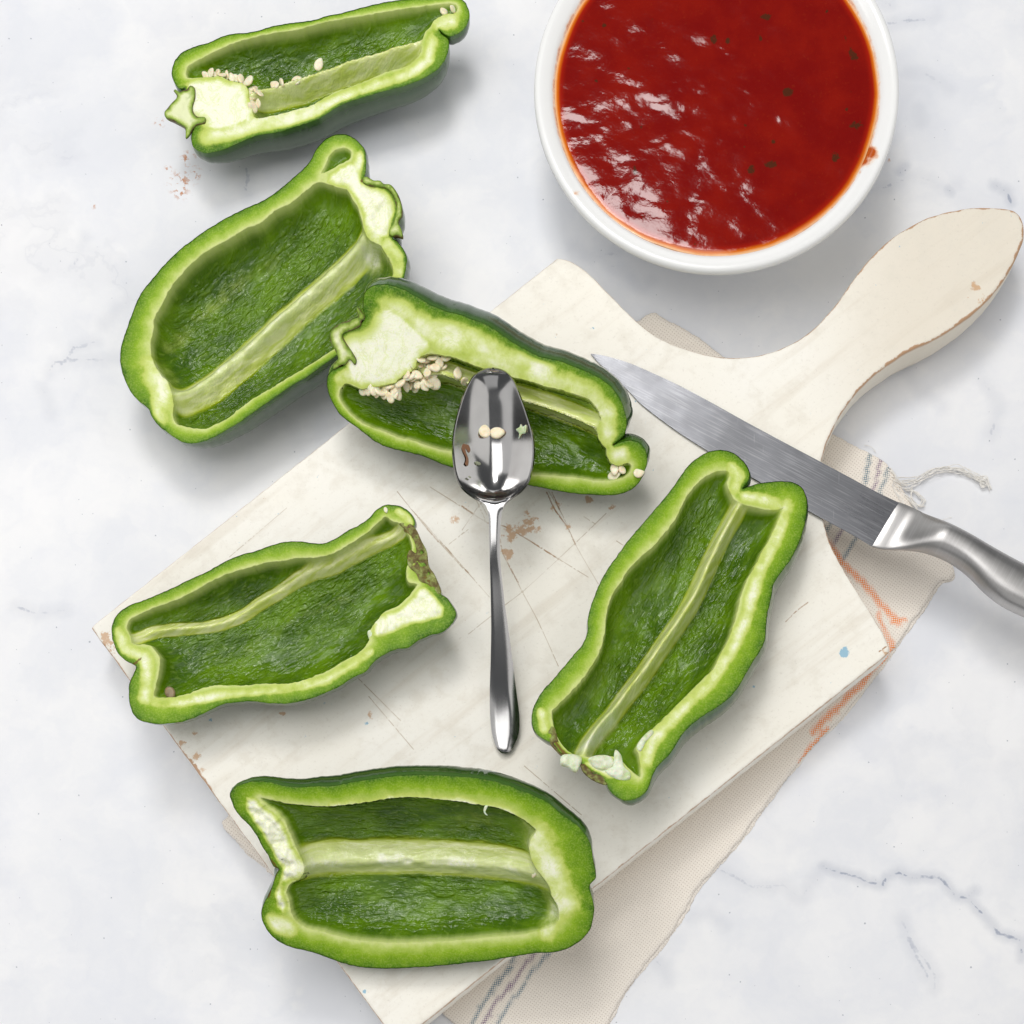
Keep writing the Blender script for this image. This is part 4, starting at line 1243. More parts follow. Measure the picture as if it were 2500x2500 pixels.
# -- 2: left
c2 = lambda L: crop(L, 250, 300, 2.415)
p2 = Pepper('pepper_half', 'large emptied pepper half on the marble at left, white pith at its upper right end',
    c2([(275, 1690), (215, 1640), (170, 1590), (135, 1520), (112, 1450), (104, 1380), (112, 1310), (132, 1250), (155, 1180), (180, 1110), (205, 1050), (240, 985), (290, 925), (340, 865), (400, 800), (460, 745), (530, 690), (600, 640), (680, 590), (760, 545), (830, 510), (900, 480), (980, 440), (1060, 380), (1130, 320), (1190, 265), (1230, 215), (1255, 165), (1290, 120), (1340, 80), (1400, 65), (1460, 75), (1510, 110), (1545, 155), (1555, 210), (1555, 270), (1545, 315), (1540, 340), (1600, 352), (1650, 368), (1700, 385), (1738, 430), (1762, 500), (1762, 560), (1740, 600), (1735, 660), (1710, 678), (1740, 700), (1775, 745), (1795, 790), (1790, 850), (1775, 915), (1740, 960), (1690, 1010), (1640, 1090), (1560, 1190), (1460, 1300), (1380, 1370), (1300, 1430), (1200, 1500), (1100, 1560), (1000, 1630), (900, 1700), (800, 1770), (700, 1830), (620, 1870), (540, 1888), (480, 1885), (420, 1850), (360, 1810), (310, 1760), (285, 1720)]),
    [c2([(400, 1570), (380, 1520), (340, 1480), (300, 1410), (280, 1330), (285, 1270), (298, 1210), (300, 1160), (340, 1080), (370, 1020), (420, 940), (480, 870), (540, 810), (600, 760), (680, 715), (760, 670), (840, 620), (920, 590), (960, 560), (1020, 510), (1090, 480), (1170, 420), (1230, 370), (1270, 345), (1340, 360), (1400, 380), (1450, 400), (1480, 450), (1510, 500), (1525, 560), (1540, 610), (1570, 680), (1640, 720), (1680, 780), (1710, 840), (1715, 890), (1690, 930), (1650, 980), (1600, 1050), (1520, 1170), (1400, 1310), (1300, 1375), (1200, 1440), (1100, 1500), (1000, 1560), (900, 1620), (800, 1690), (740, 1740), (660, 1780), (600, 1805), (540, 1800), (480, 1790), (430, 1770), (412, 1720), (416, 1650), (408, 1610)]),
     c2([(1285, 300), (1310, 250), (1335, 190), (1380, 150), (1430, 140), (1470, 170), (1465, 205), (1430, 230), (1380, 255), (1330, 285)])],
    [(c2([(415, 1600), (620, 1420), (800, 1250), (1000, 1060), (1200, 890), (1350, 770), (1520, 660)]), 30, 36, 40),],
    (640, 700), 180, (0.03, -0.06), 165, 1.0, (0.76, -0.65),
    cores=[c2([(1280, 335), (1330, 295), (1390, 250), (1450, 225), (1500, 235), (1530, 300), (1540, 345), (1600, 358), (1660, 376), (1700, 400), (1725, 450), (1735, 520), (1720, 580), (1700, 640), (1690, 672), (1640, 690), (1600, 680), (1565, 650), (1535, 600), (1525, 540), (1500, 480), (1470, 420), (1430, 390), (1350, 370)])],
    pales=[(c2([(300, 1450), (360, 1600), (340, 1700)]), 42), (c2([(1690, 720), (1745, 790), (1740, 880)]), 22), (c2([(420, 1580), (800, 1240), (1000, 1050), (1350, 770), (1500, 650)]), 18), (c2([(1500, 300), (1520, 200)]), 18), (c2([(1520, 690), (1600, 740)]), 34), (c2([(340, 1250), (520, 1040), (750, 830), (960, 690)]), 22, 0.34)],
    browns=[(c2([(1555, 330), (1530, 345)]), 5)],
    core_rough=4, bulge=16, bdir=(1.0, 0.0), seed=2, lobes=[(c2([(280, 1700), (800, 1300), (1600, 650)]), 30, 24)])
# -- 3: centre, with seeds, under the spoon
c3 = lambda L: crop(L, 780, 660, 2.356)
p3 = Pepper('pepper_half', 'pepper half with its seed cluster still in it, beneath the spoon',
    c3([(262, 275), (250, 220), (252, 160), (270, 112), (310, 85), (370, 78), (430, 88), (490, 112), (560, 152), (640, 197), (720, 232), (800, 252), (880, 282), (960, 312), (1040, 362), (1110, 412), (1180, 452), (1260, 492), (1350, 512), (1440, 542), (1530, 577), (1600, 612), (1670, 662), (1720, 722), (1750, 790), (1765, 850), (1765, 905), (1750, 950), (1715, 985), (1688, 1004), (1740, 985), (1800, 978), (1850, 1000), (1878, 1040), (1885, 1090), (1870, 1160), (1840, 1220), (1790, 1265), (1720, 1290), (1640, 1295), (1540, 1290), (1440, 1280), (1330, 1262), (1200, 1235), (1050, 1200), (900, 1165), (770, 1135), (690, 1110), (600, 1070), (500, 1045), (400, 1020), (320, 985), (250, 930), (180, 880), (120, 830), (80, 770), (50, 700), (42, 640), (55, 590), (90, 562), (140, 545), (110, 500), (100, 440), (110, 380), (160, 330), (230, 310)]),
    [c3([(150, 650), (120, 680), (110, 710), (120, 750), (150, 800), (200, 850), (280, 900), (370, 930), (460, 965), (560, 990), (680, 1030), (780, 1050), (900, 1090), (1050, 1130), (1220, 1175), (1350, 1185), (1500, 1200), (1600, 1215), (1680, 1215), (1760, 1190), (1790, 1160), (1795, 1125), (1770, 1105), (1720, 1120), (1680, 1105), (1655, 1065), (1650, 1025), (1620, 990), (1600, 950), (1605, 900), (1620, 860), (1610, 820), (1580, 770), (1540, 735), (1480, 715), (1400, 690), (1300, 665), (1200, 635), (1100, 610), (1000, 580), (900, 550), (800, 510), (720, 490), (650, 478), (590, 490), (560, 520), (540, 570), (480, 605), (430, 645), (330, 668), (230, 678), (180, 655)])],
    [(c3([(600, 600), (700, 600), (850, 655), (1000, 700), (1150, 745), (1300, 790), (1450, 845), (1640, 920)]), 26, 20, 52)],
    (1190, 950), 320, (0.10, -0.56), 160, 1.1, (0.95, 0.30),
    cores=[c3([(262, 275), (320, 230), (400, 200), (480, 250), (560, 330), (640, 400), (650, 470), (585, 485), (555, 518), (532, 565), (475, 598), (425, 638), (330, 660), (230, 670), (180, 648), (140, 545), (110, 500), (100, 440), (110, 380), (160, 330), (230, 310)])],
    pales=[(c3([(400, 150), (560, 300), (750, 380), (1000, 470), (1300, 590)]), 46), (c3([(900, 500), (1300, 620), (1550, 700), (1660, 860), (1670, 960)]), 34), (c3([(1700, 1060), (1740, 1060)]), 26), (c3([(120, 620), (180, 600)]), 20), (c3([(300, 420), (400, 500)]), 100)],
    browns=[(c3([(510, 573), (535, 570)]), 3), (c3([(1690, 1003)]), 4)],
    wall=24, base=140, bulge=34, bdir=(0.35, -0.94), seed=3, lobes=[(c3([(260, 300), (900, 700), (1690, 1000)]), 34, 30)])
# -- 4: left on the board
c4 = lambda L: crop(L, 250, 1200, 2.195)
p4 = Pepper('pepper_half', 'emptied pepper half on the left of the board, brown scarred end towards the spoon',
    c4([(180, 938), (120, 905), (75, 850), (55, 790), (50, 730), (65, 680), (100, 640), (160, 605), (230, 580), (300, 550), (380, 515), (460, 475), (560, 430), (650, 380), (740, 340), (820, 320), (900, 290), (980, 270), (1060, 267), (1130, 277), (1190, 277), (1250, 252), (1320, 207), (1390, 172), (1430, 142), (1460, 107), (1500, 78), (1540, 70), (1600, 80), (1645, 110), (1672, 150), (1672, 185), (1655, 205), (1690, 250), (1715, 310), (1730, 370), (1745, 420), (1790, 490), (1812, 545), (1850, 575), (1885, 625), (1895, 660), (1865, 720), (1820, 755), (1760, 770), (1700, 795), (1640, 835), (1580, 845), (1520, 870), (1460, 910), (1410, 965), (1340, 1000), (1260, 1050), (1180, 1085), (1100, 1115), (1000, 1135), (900, 1135), (800, 1125), (720, 1130), (650, 1140), (580, 1170), (500, 1210), (420, 1235), (330, 1245), (250, 1240), (200, 1225), (170, 1200), (150, 1150), (143, 1100), (145, 1030), (165, 980)]),
    [c4([(128, 735), (130, 715), (150, 680), (220, 645), (300, 610), (400, 575), (480, 535), (580, 480), (680, 435), (780, 405), (880, 378), (960, 368), (1060, 352), (1160, 350), (1240, 325), (1340, 270), (1420, 215), (1480, 160), (1520, 130), (1545, 150), (1600, 175), (1640, 230), (1660, 300), (1650, 360), (1630, 420), (1640, 480), (1690, 495), (1640, 560), (1590, 610), (1520, 640), (1480, 680), (1435, 740), (1430, 800), (1400, 840), (1350, 880), (1290, 910), (1230, 950), (1160, 980), (1080, 1010), (1000, 1030), (920, 1030), (850, 1030), (760, 1040), (680, 1040), (600, 1040), (520, 1060), (440, 1090), (350, 1105), (275, 1100), (280, 1050), (300, 960), (303, 890), (280, 850), (240, 822), (190, 820), (158, 815), (148, 775)])],
    [(c4([(150, 800), (230, 740), (350, 705), (500, 685), (600, 660), (700, 620), (800, 550), (900, 500), (1000, 440), (1100, 400), (1220, 370), (1340, 310), (1440, 260), (1540, 220), (1650, 180)]), 15, 12, 16)],
    (690, 1490), 280, (0.0, -0.10), 145, 1.05, (0.87, -0.50),
    cores=[c4([(1697, 498), (1740, 510), (1800, 560), (1840, 620), (1830, 680), (1760, 700), (1650, 720), (1560, 760), (1480, 790), (1436, 800), (1440, 742), (1484, 684), (1524, 645), (1594, 615), (1644, 565)])],
    pales=[(c4([(1430, 860), (1200, 1010), (950, 1060), (700, 1080), (400, 1130), (290, 1130)]), 15), (c4([(230, 1100), (240, 960), (220, 880), (120, 840), (95, 760)]), 22), (c4([(1600, 110), (1660, 150)]), 18), (c4([(1480, 700), (1500, 690)]), 20), (c4([(1350, 480), (1000, 620), (720, 800)]), 24, 0.22)],
    browns=[(c4([(170, 925), (205, 895)]), 4.5), (c4([(1640, 330), (1690, 420), (1760, 500)]), 9), (c4([(1620, 200), (1670, 240)]), 7)],
    wall=24, base=140, core_rough=4, bulge=16, bdir=(0.7, -0.7), seed=4, lobes=[(c4([(180, 930), (900, 700), (1700, 350)]), 26, 22)])
# -- 5: right on the board
c5 = lambda L: crop(L, 1270, 1080, 2.147)
p5 = Pepper('pepper_half', 'long emptied pepper half whose top lobe overlaps the knife blade, on the board at right',
    c5([(1165, 240), (1195, 200), (1203, 165), (1190, 125), (1160, 88), (1110, 52), (1050, 40), (980, 52), (920, 87), (870, 137), (830, 192), (780, 262), (730, 322), (680, 382), (620, 452), (560, 522), (510, 592), (460, 662), (420, 732), (392, 800), (370, 860), (355, 930), (350, 1000), (325, 1060), (275, 1120), (225, 1180), (165, 1250), (112, 1310), (82, 1360), (62, 1420), (62, 1480), (88, 1530), (130, 1560), (170, 1580), (205, 1620), (250, 1645), (305, 1662), (335, 1700), (385, 1740), (445, 1775), (465, 1820), (510, 1862), (560, 1878), (620, 1862), (668, 1820), (690, 1760), (720, 1700), (780, 1640), (815, 1590), (850, 1530), (900, 1480), (980, 1420), (1060, 1370), (1130, 1300), (1180, 1220), (1220, 1150), (1260, 1090), (1285, 1030), (1290, 960), (1300, 880), (1320, 800), (1330, 740), (1370, 680), (1420, 610), (1460, 530), (1490, 440), (1503, 350), (1500, 285), (1475, 235), (1430, 210), (1370, 204), (1300, 208), (1240, 218), (1195, 232)]),
    [c5([(1092, 150), (1050, 145), (1000, 160), (950, 190), (910, 230), (880, 270), (850, 320), (830, 370), (790, 430), (740, 490), (700, 540), (640, 590), (570, 660), (520, 740), (480, 800), (460, 860), (450, 920), (440, 1000), (420, 1080), (380, 1160), (330, 1230), (280, 1290), (230, 1340), (190, 1380), (165, 1410), (170, 1460), (180, 1510), (215, 1580), (260, 1625), (330, 1645), (400, 1650), (470, 1645), (520, 1660), (560, 1700), (600, 1740), (630, 1755), (635, 1700), (625, 1640), (612, 1600), (650, 1540), (720, 1480), (790, 1410), (850, 1350), (900, 1300), (960, 1240), (1020, 1180), (1050, 1110), (1090, 1040), (1120, 960), (1140, 890), (1160, 800), (1190, 720), (1230, 650), (1270, 570), (1310, 500), (1345, 430), (1370, 370), (1382, 338), (1340, 350), (1270, 345), (1200, 330), (1130, 300), (1105, 260), (1085, 215), (1100, 175)])],
    [(c5([(1165, 300), (1080, 440), (1010, 580), (960, 700), (880, 840), (780, 980), (680, 1130), (580, 1260), (500, 1370), (430, 1450), (370, 1540), (330, 1640)]), 20, 20, 55)],
    (1640, 1530), 290, (-0.12, 0.04), 155, 1.1, (-0.55, 0.83),
    cores=[c5([(300, 1640), (330, 1648), (400, 1655), (470, 1650), (520, 1665), (560, 1705), (600, 1745), (560, 1765), (500, 1765), (450, 1770), (390, 1735), (340, 1695), (318, 1660)])],
    pales=[(c5([(1110, 130), (1150, 180), (1130, 240)]), 20), (c5([(1180, 290), (1330, 310)]), 22), (c5([(1400, 330), (1340, 500), (1240, 700), (1190, 900), (1120, 1060), (1000, 1250), (850, 1390), (700, 1560), (660, 1680)]), 20), (c5([(110, 1420), (130, 1500)]), 16), (c5([(330, 1600), (440, 1480), (500, 1400)]), 22)],
    browns=[(c5([(150, 1500), (180, 1560), (230, 1630), (310, 1660)]), 6), (c5([(330, 1690), (400, 1760), (450, 1790)]), 6), (c5([(1160, 236)]), 4)],
    wall=25, base=140, core_rough=3, bulge=26, bdir=(0.9, 0.42), seed=5, lobes=[(c5([(1165, 240), (900, 800), (330, 1650)]), 26, 20)])
# -- 6: bottom
c6 = lambda L: crop(L, 540, 1860, 2.077)
p6 = Pepper('pepper_half', 'wide emptied pepper half at the bottom, lying over the left corner of the board',
    c6([(45, 160), (75, 127), (120, 107), (180, 97), (250, 102), (330, 122), (400, 127), (480, 122), (560, 122), (640, 107), (720, 92), (800, 80), (900, 70), (1000, 64), (1100, 67), (1200, 74), (1300, 82), (1380, 97), (1450, 117), (1530, 147), (1600, 177), (1660, 207), (1710, 252), (1760, 287), (1810, 327), (1850, 372), (1875, 422), (1885, 480), (1895, 540), (1900, 590), (1872, 620), (1868, 642), (1885, 700), (1890, 770), (1870, 850), (1830, 900), (1770, 940), (1690, 965), (1600, 970), (1500, 985), (1380, 1005), (1250, 1020), (1100, 1035), (950, 1045), (800, 1048), (700, 1040), (600, 1015), (520, 985), (440, 960), (370, 945), (300, 915), (250, 875), (215, 820), (203, 760), (215, 720), (237, 680), (262, 620), (278, 570), (292, 545), (265, 530), (235, 470), (203, 420), (180, 375), (140, 320), (90, 270), (60, 220)]),
    [c6([(195, 180), (260, 190), (340, 210), (430, 220), (540, 225), (650, 215), (740, 205), (820, 190), (900, 180), (1000, 180), (1100, 190), (1200, 200), (1290, 215), (1370, 225), (1440, 245), (1510, 280), (1570, 320), (1600, 350), (1570, 400), (1565, 450), (1580, 510), (1620, 570), (1660, 620), (1680, 680), (1710, 740), (1715, 790), (1690, 830), (1620, 860), (1520, 880), (1400, 890), (1250, 905), (1100, 915), (950, 920), (820, 920), (700, 910), (600, 890), (500, 860), (420, 840), (370, 800), (350, 750), (340, 700), (330, 660), (350, 620), (400, 590), (420, 540), (400, 480), (370, 420), (345, 360), (320, 300), (270, 250), (220, 215)])],
    [(c6([(380, 535), (700, 540), (1000, 545), (1300, 555), (1640, 590)]), 42, 38, 30)],
    (1010, 2125), 300, (0.02, -0.50), 160, 1.0, (1.0, 0.03),
    cores=[c6([(120, 170), (190, 185), (218, 218), (266, 254), (316, 304), (341, 364), (366, 424), (396, 484), (414, 540), (394, 586), (345, 616), (326, 662), (336, 705), (346, 755), (364, 800), (330, 800), (280, 740), (265, 660), (295, 600), (300, 545), (262, 480), (215, 390), (165, 320), (120, 250)])],
    pales=[(c6([(1580, 380), (1640, 500), (1690, 620), (1740, 700)]), 52), (c6([(250, 820), (330, 850)]), 36), (c6([(560, 225), (900, 190), (1250, 205), (1480, 260), (1600, 400)]), 12), (c6([(420, 540), (1000, 545), (1600, 590)]), 40), (c6([(1700, 760), (1650, 870)]), 26), (c6([(1150, 365), (1330, 330)]), 26, 0.38)],
    browns=[(c6([(255, 500), (290, 545), (262, 600), (240, 690)]), 3.5), (c6([(1884, 450), (1893, 520)]), 3)],
    wall=24, base=140, core_rough=8, bulge=27, bdir=(0.0, -1.0), seed=6, lobes=[(c6([(290, 545), (1000, 545), (1870, 630)]), 26, 26)])
for p, b in ((p1, 0), (p2, 0)):
    pass

# calyxes, scars and torn pith
p1.chunk('calyx', c1([(225, 505), (205, 515), (175, 498), (168, 505), (185, 530), (185, 550), (165, 570), (140, 600), (118, 630), (125, 655), (165, 672), (200, 690), (232, 712), (237, 772), (250, 762), (272, 725), (295, 700), (345, 685), (345, 655), (300, 650), (275, 610), (290, 540), (285, 490), (262, 480), (238, 505)]), 3, 26, STEM, 1.0, 2)
p2.chunk('calyx', c2([(1535, 330), (1560, 320), (1600, 342), (1640, 345), (1660, 362), (1700, 368), (1742, 420), (1767, 490), (1770, 550), (1750, 590), (1767, 640), (1774, 684), (1742, 676), (1695, 668), (1690, 640), (1712, 600), (1730, 540), (1732, 500), (1716, 440), (1680, 395), (1600, 378), (1540, 362)]), 6, 30, STEM, 1.0, 3)
p3.chunk('calyx', c3([(262, 272), (245, 240), (218, 210), (214, 240), (225, 265), (180, 285), (120, 305), (82, 330), (62, 365), (65, 410), (90, 460), (107, 510), (80, 545), (82, 570), (130, 545), (152, 540), (175, 515), (205, 545), (215, 520), (190, 470), (150, 410), (135, 370), (200, 340), (238, 318), (245, 290)]), 3, 26, STEM, 1.0, 2)
p4.chunk('stem_scar', c4([(1590, 170), (1650, 170), (1683, 205), (1708, 260), (1738, 320), (1750, 400), (1778, 440), (1815, 545), (1800, 552), (1760, 505), (1700, 480), (1680, 440), (1640, 400), (1635, 330), (1650, 310), (1680, 330), (1670, 270), (1640, 220)]), 5, 34, SCAR, -3.0, 5)
p5.chunk('stem_scar', c5([(150, 1490), (178, 1490), (200, 1560), (230, 1612), (290, 1645), (330, 1685), (440, 1755), (455, 1792), (390, 1772), (330, 1725), (305, 1675), (240, 1658), (190, 1615), (150, 1560)]), 4, 40, SCAR, -4.0, 4)
p5.chunk('torn_pith', c5([(215, 1645), (270, 1635), (322, 1655), (312, 1700), (292, 1730), (250, 1705), (212, 1690)]), 12, 12, PITH, 0, 3)
p5.chunk('torn_pith', c5([(355, 1660), (420, 1640), (475, 1650), (492, 1685), (470, 1710), (430, 1720), (380, 1700)]), 14, 10, PITH, 0, 4)
p5.chunk('torn_pith', c5([(480, 1700), (500, 1610), (530, 1640), (545, 1700), (580, 1735), (575, 1765), (520, 1770), (460, 1745), (440, 1725)]), 10, 10, PITH, -2, 4)
p5.chunk('torn_pith', c5([(610, 1600), (640, 1545), (690, 1505), (700, 1520), (660, 1570), (630, 1620)]), 8, 8, PITH, -1, 3)
p4.chunk('torn_pith', c4([(1420, 745), (1470, 735), (1500, 745), (1470, 770), (1432, 792)]), 6, 6, PITH, -6, 2)
p6.chunk('torn_pith', c6([(1338, 222), (1352, 222), (1345, 240), (1340, 255), (1352, 272), (1340, 268), (1330, 250)]), 3, 3, PITH, 0, 1)

# seeds that still hang on the core
def seeds_on(p, conv, lst, h0=-6, dh=-30, parent=True):
    for i, (x, y, r) in enumerate(lst):
        px = conv([(x, y)])[0]
        h = h0 + dh * rng.random() ** 1.3
        place_seed(px[0], px[1], p.z_at(px, h), r, 0.75, p.root)
seeds_on(p1, c1, [(345, 420, 10), (372, 407, 11), (395, 412, 9), (412, 405, 11), (440, 415, 10), (462, 422, 10), (492, 432, 10), (512, 434, 10), (541, 437, 11), (585, 447, 13), (568, 465, 8), (610, 493, 13), (605, 527, 13), (650, 522, 10), (630, 505, 10), (608, 580, 13), (637, 577, 9), (608, 600, 12), (580, 590, 9), (590, 555, 9)], -3, -16)
seeds_on(p3, c3, [(255, 688, 14), (285, 690, 13), (318, 692, 13), (348, 700, 14), (372, 706, 14), (392, 688, 13), (412, 715, 14), (432, 700, 13), (447, 680, 12), (430, 660, 12), (465, 650, 15), (482, 632, 13), (520, 610, 17), (500, 668, 10), (520, 662, 10), (545, 648, 12), (562, 660, 12), (552, 682, 10), (590, 565, 17), (612, 500, 17), (582, 512, 12), (655, 500, 12), (642, 560, 14), (668, 560, 12), (690, 533, 11), (712, 556, 11), (645, 606, 14), (612, 636, 15), (662, 652, 15), (600, 665, 11), (625, 655, 11), (450, 715, 11), (408, 735, 11), (572, 640, 11), (345, 680, 12), (303, 675, 12), (402, 665, 12), (375, 680, 12), (500, 600, 12), (560, 600, 12), (330, 712, 9), (620, 590, 12), (540, 625, 12), (575, 540, 12)], -2, -34)

def loose_seed(p, conv, x, y, r, h, label, me=None, cat='seed', tilt=0.5):
    px = conv([(x, y)])[0]
    o = place_seed(px[0], px[1], p.z_at(px, h), r, tilt, None, me)
    tag(o, label, cat, 'loose pepper seeds')
    return o
loose_seed(p1, c1, 730, 472, 12, -20, 'pale seed on the membrane of the top left pepper, nearest its core')
loose_seed(p1, c1, 768, 460, 11, -18, 'thin seed seen edge on, on the top left pepper membrane beside the nearest one', tilt=1.3)
loose_seed(p1, c1, 848, 447, 12, -26, 'pale seed on the near flank of the top left pepper membrane')
loose_seed(p1, c1, 972, 360, 13, -20, 'pale seed on the ridge of the top left pepper membrane, farthest from the core')
loose_seed(p1, c1, 1668, 62, 12, -12, 'larger pale seed in the curled tip of the top left pepper')
loose_seed(p1, c1, 1720, 52, 9, -8, 'small thin seed in the curled tip of the top left pepper, nearest the rim', tilt=1.2)
loose_seed(p3, c3, 795, 595, 13, -22, 'tan seed just left of the spoon tip, on the pepper membrane')
loose_seed(p3, c3, 836, 640, 11, -22, 'thin seed seen edge on, touching the spoon bowl edge from the left', tilt=1.3)
loose_seed(p3, c3, 725, 503, 11, -20, 'shadowed seed under the cut wall above the seed cluster')
loose_seed(p3, c3, 1692, 1180, 15, -16, 'largest cream seed in the lower right curl of the spoon pepper')
loose_seed(p3, c3, 1698, 1140, 13, -10, 'cream seed in the curl of the spoon pepper, above the largest seed')
loose_seed(p3, c3, 1742, 1148, 10, -7, 'shrivelled yellowish seed between the curl wall and the large cream seed')
loose_seed(p3, c3, 1835, 1165, 12, 1, 'cream seed stuck on the cut rim of the curl, right of the other curl seeds', tilt=0.2)
loose_seed(p4, c4, 362, 1078, 14, -22, 'dark mottled seed in the lower left corner of the left board pepper', OLD_ME, tilt=0.2)
loose_seed(p4, c4, 1518, 98, 6, 1, 'tiny seed on the upper rim of the left board pepper', tilt=0.2)
loose_seed(p6, c6, 1588, 560, 11, -40, 'thin pinkish seed at the tip end of the bottom pepper membrane', tilt=1.2)

# ---------------------------------------------------------------- knife
def build_knife():
    root = empty('knife', 1900, 1150, BT)
    tag(root, 'all steel kitchen knife with a scratched dull blade, lying across the board handle', 'knife')
    k3 = lambda L: crop(L, 1420, 840, 1.789)
    spine = k3([(40, 42), (90, 49), (200, 80), (300, 122), (420, 178), (560, 252), (700, 330), (850, 411), (1000, 491), (1150, 571), (1300, 652), (1385, 692)])
    edge = k3([(40, 44), (70, 78), (130, 132), (200, 200), (260, 262), (340, 325), (430, 390), (540, 460), (660, 532), (800, 615), (1000, 733), (1190, 838), (1268, 884)])
    n, m = 120, 14
    def resample(L, n):
        c = catmull(L, 4, False)
        s = np.concatenate([[0], np.cumsum(np.linalg.norm(np.diff(c, axis=0), axis=1))])
        t = np.linspace(0, s[-1], n)
        return np.stack([np.interp(t, s, c[:, 0]), np.interp(t, s, c[:, 1])], 1)
    A, B = resample(spine, n), resample(edge, n)
    top, bot = [], []
    for i in range(n):
        u = i / (n - 1)
        z0 = BT + 4 + 6 * u
        for j in range(m):
            v = j / (m - 1)
            p = A[i] * (1 - v) + B[i] * v
            th = (1 - v) ** 0.8 * 9.0 * min(1, u * 6 + 0.15) + 0.8
            if v > 0.93:
                th = 0.8
            zt = z0 + th / 2
            q = lift([p], zt)[0]
            top.append((q[0], q[1], zt))
            bot.append((q[0], q[1], z0 - th / 2))
    P = np.array(top + bot)
    F = []
    nm = n * m
    for i in range(n - 1):
        for j in range(m - 1):
            a = i * m + j
            F.append((a, a + 1, a + m + 1, a + m))
            F.append((nm + a, nm + a + m, nm + a + m + 1, nm + a + 1))
    for i in range(n - 1):
        a = i * m
        F.append((a, a + m, nm + a + m, nm + a))
        b = a + m - 1
        F.append((b, nm + b, nm + b + m, b + m))
    a = (n - 1) * m
    for j in range(m - 1):
        F.append((a + j, a + j + 1, nm + a + j + 1, nm + a + j))
    o = make('blade', P, F, BLADE, root)
    fixn(o, 40)
    # handle: sections from the heel of the blade outwards
    U = resample(k3([(1385, 690), (1430, 708), (1490, 738), (1560, 770), (1680, 830), (1800, 898), (1932, 968), (2060, 1030), (2200, 1090), (2400, 1160), (2560, 1210)]), 90)
    L = resample(k3([(1268, 886), (1310, 897), (1400, 900), (1490, 905), (1560, 925), (1640, 968), (1700, 1018), (1760, 1080), (1830, 1135), (1900, 1172), (1980, 1205), (2090, 1240), (2250, 1290), (2400, 1330), (2540, 1350)]), 90)
    P, F = [], []
    kk = 36
    for i in range(90):
        u = i / 89
        s = np.linalg.norm((U[i] + L[i]) / 2 - (U[0] + L[0]) / 2)
        # thickness: thin at the heel, a scooped bolster, then a full grip
        T = 10 + 4 * smooth(0, 12, s) + 62 * smooth(30, 150, s)
        T = T * (1 - 0.9 * smooth(0.985, 1.0, u))
        zc = BT + 10 + 18 * smooth(30, 150, s)
        ce = (U[i] + L[i]) / 2
        hw = (U[i] - L[i]) / 2
        for j in range(kk):
            a = 2 * math.pi * j / kk
            ca, sa = math.cos(a), math.sin(a)
            e = 0.42 + 0.25 * (1 - smooth(40, 160, s))
            x = math.copysign(abs(ca) ** 0.75, ca)
            z = math.copysign(abs(sa) ** (0.9 if s > 60 else 0.6), sa)
            zz = zc + z * T / 2
            q = lift([ce + hw * x], zc)[0]
            P.append((q[0], q[1], zz))
        if i:
            F += bridge(kk, (i - 1) * kk, i * kk)
    F.append(tuple(range(kk)))
    F.append(tuple(range(89 * kk, 90 * kk)))
    o = make('handle', np.array(P), F, HANDLE, root)
    fixn(o, 60)

def fixn(o, ang=None):
    import bmesh
    bm = bmesh.new()
    bm.from_mesh(o.data)
    bmesh.ops.remove_doubles(bm, verts=bm.verts, dist=1e-7)
    bmesh.ops.recalc_face_normals(bm, faces=bm.faces)
    bm.to_mesh(o.data)
    bm.free()
    o.data.polygons.foreach_set('use_smooth', [True] * len(o.data.polygons))
    if ang:
        e = o.modifiers.new('split', 'EDGE_SPLIT')
        e.split_angle = math.radians(ang)
build_knife()

# ---------------------------------------------------------------- spoon
SP = np.array([(48.5, 234, 240), (49, 226, 250), (51, 210, 268), (55, 195, 284), (63, 178, 302), (80, 155, 322), (110, 135, 342), (160, 112, 362), (220, 92, 385), (290, 73, 408), (350, 62, 425), (410, 57, 433), (470, 60, 432), (530, 68, 422), (580, 84, 405), (610, 104, 383), (635, 132, 356), (655, 160, 330), (675, 188, 310), (695, 207, 297), (720, 218, 289), (760, 223, 283), (850, 226, 277), (950, 228, 278), (1100, 232, 292), (1200, 234, 304), (1300, 235, 318), (1450, 232, 338), (1600, 228, 357), (1720, 231, 371), (1800, 240, 366), (1850, 256, 345), (1868, 264, 336), (1880, 273, 326), (1888, 283, 315), (1892, 292, 305)], float)
SP = np.column_stack([880 + SP[:, 0] / 1.971, 1080 + SP[:, 1] / 1.971, 1080 + SP[:, 2] / 1.971])
def spoon_z(y):
    return np.interp(y, [900, 1000, 1150, 1215, 1260, 1330, 1500, 1700, 1800, 1845], [372, 362, 342, 334, 332, 318, 250, 178, 153, 152])
def spoon_zs(y):
    y = np.atleast_1d(np.asarray(y, float))
    o_ = np.linspace(-130, 130, 27)
    w_ = 1 - np.abs(o_) / 145
    return (np.stack([spoon_z(y + d) for d in o_], 0) * w_[:, None]).sum(0) / w_.sum()
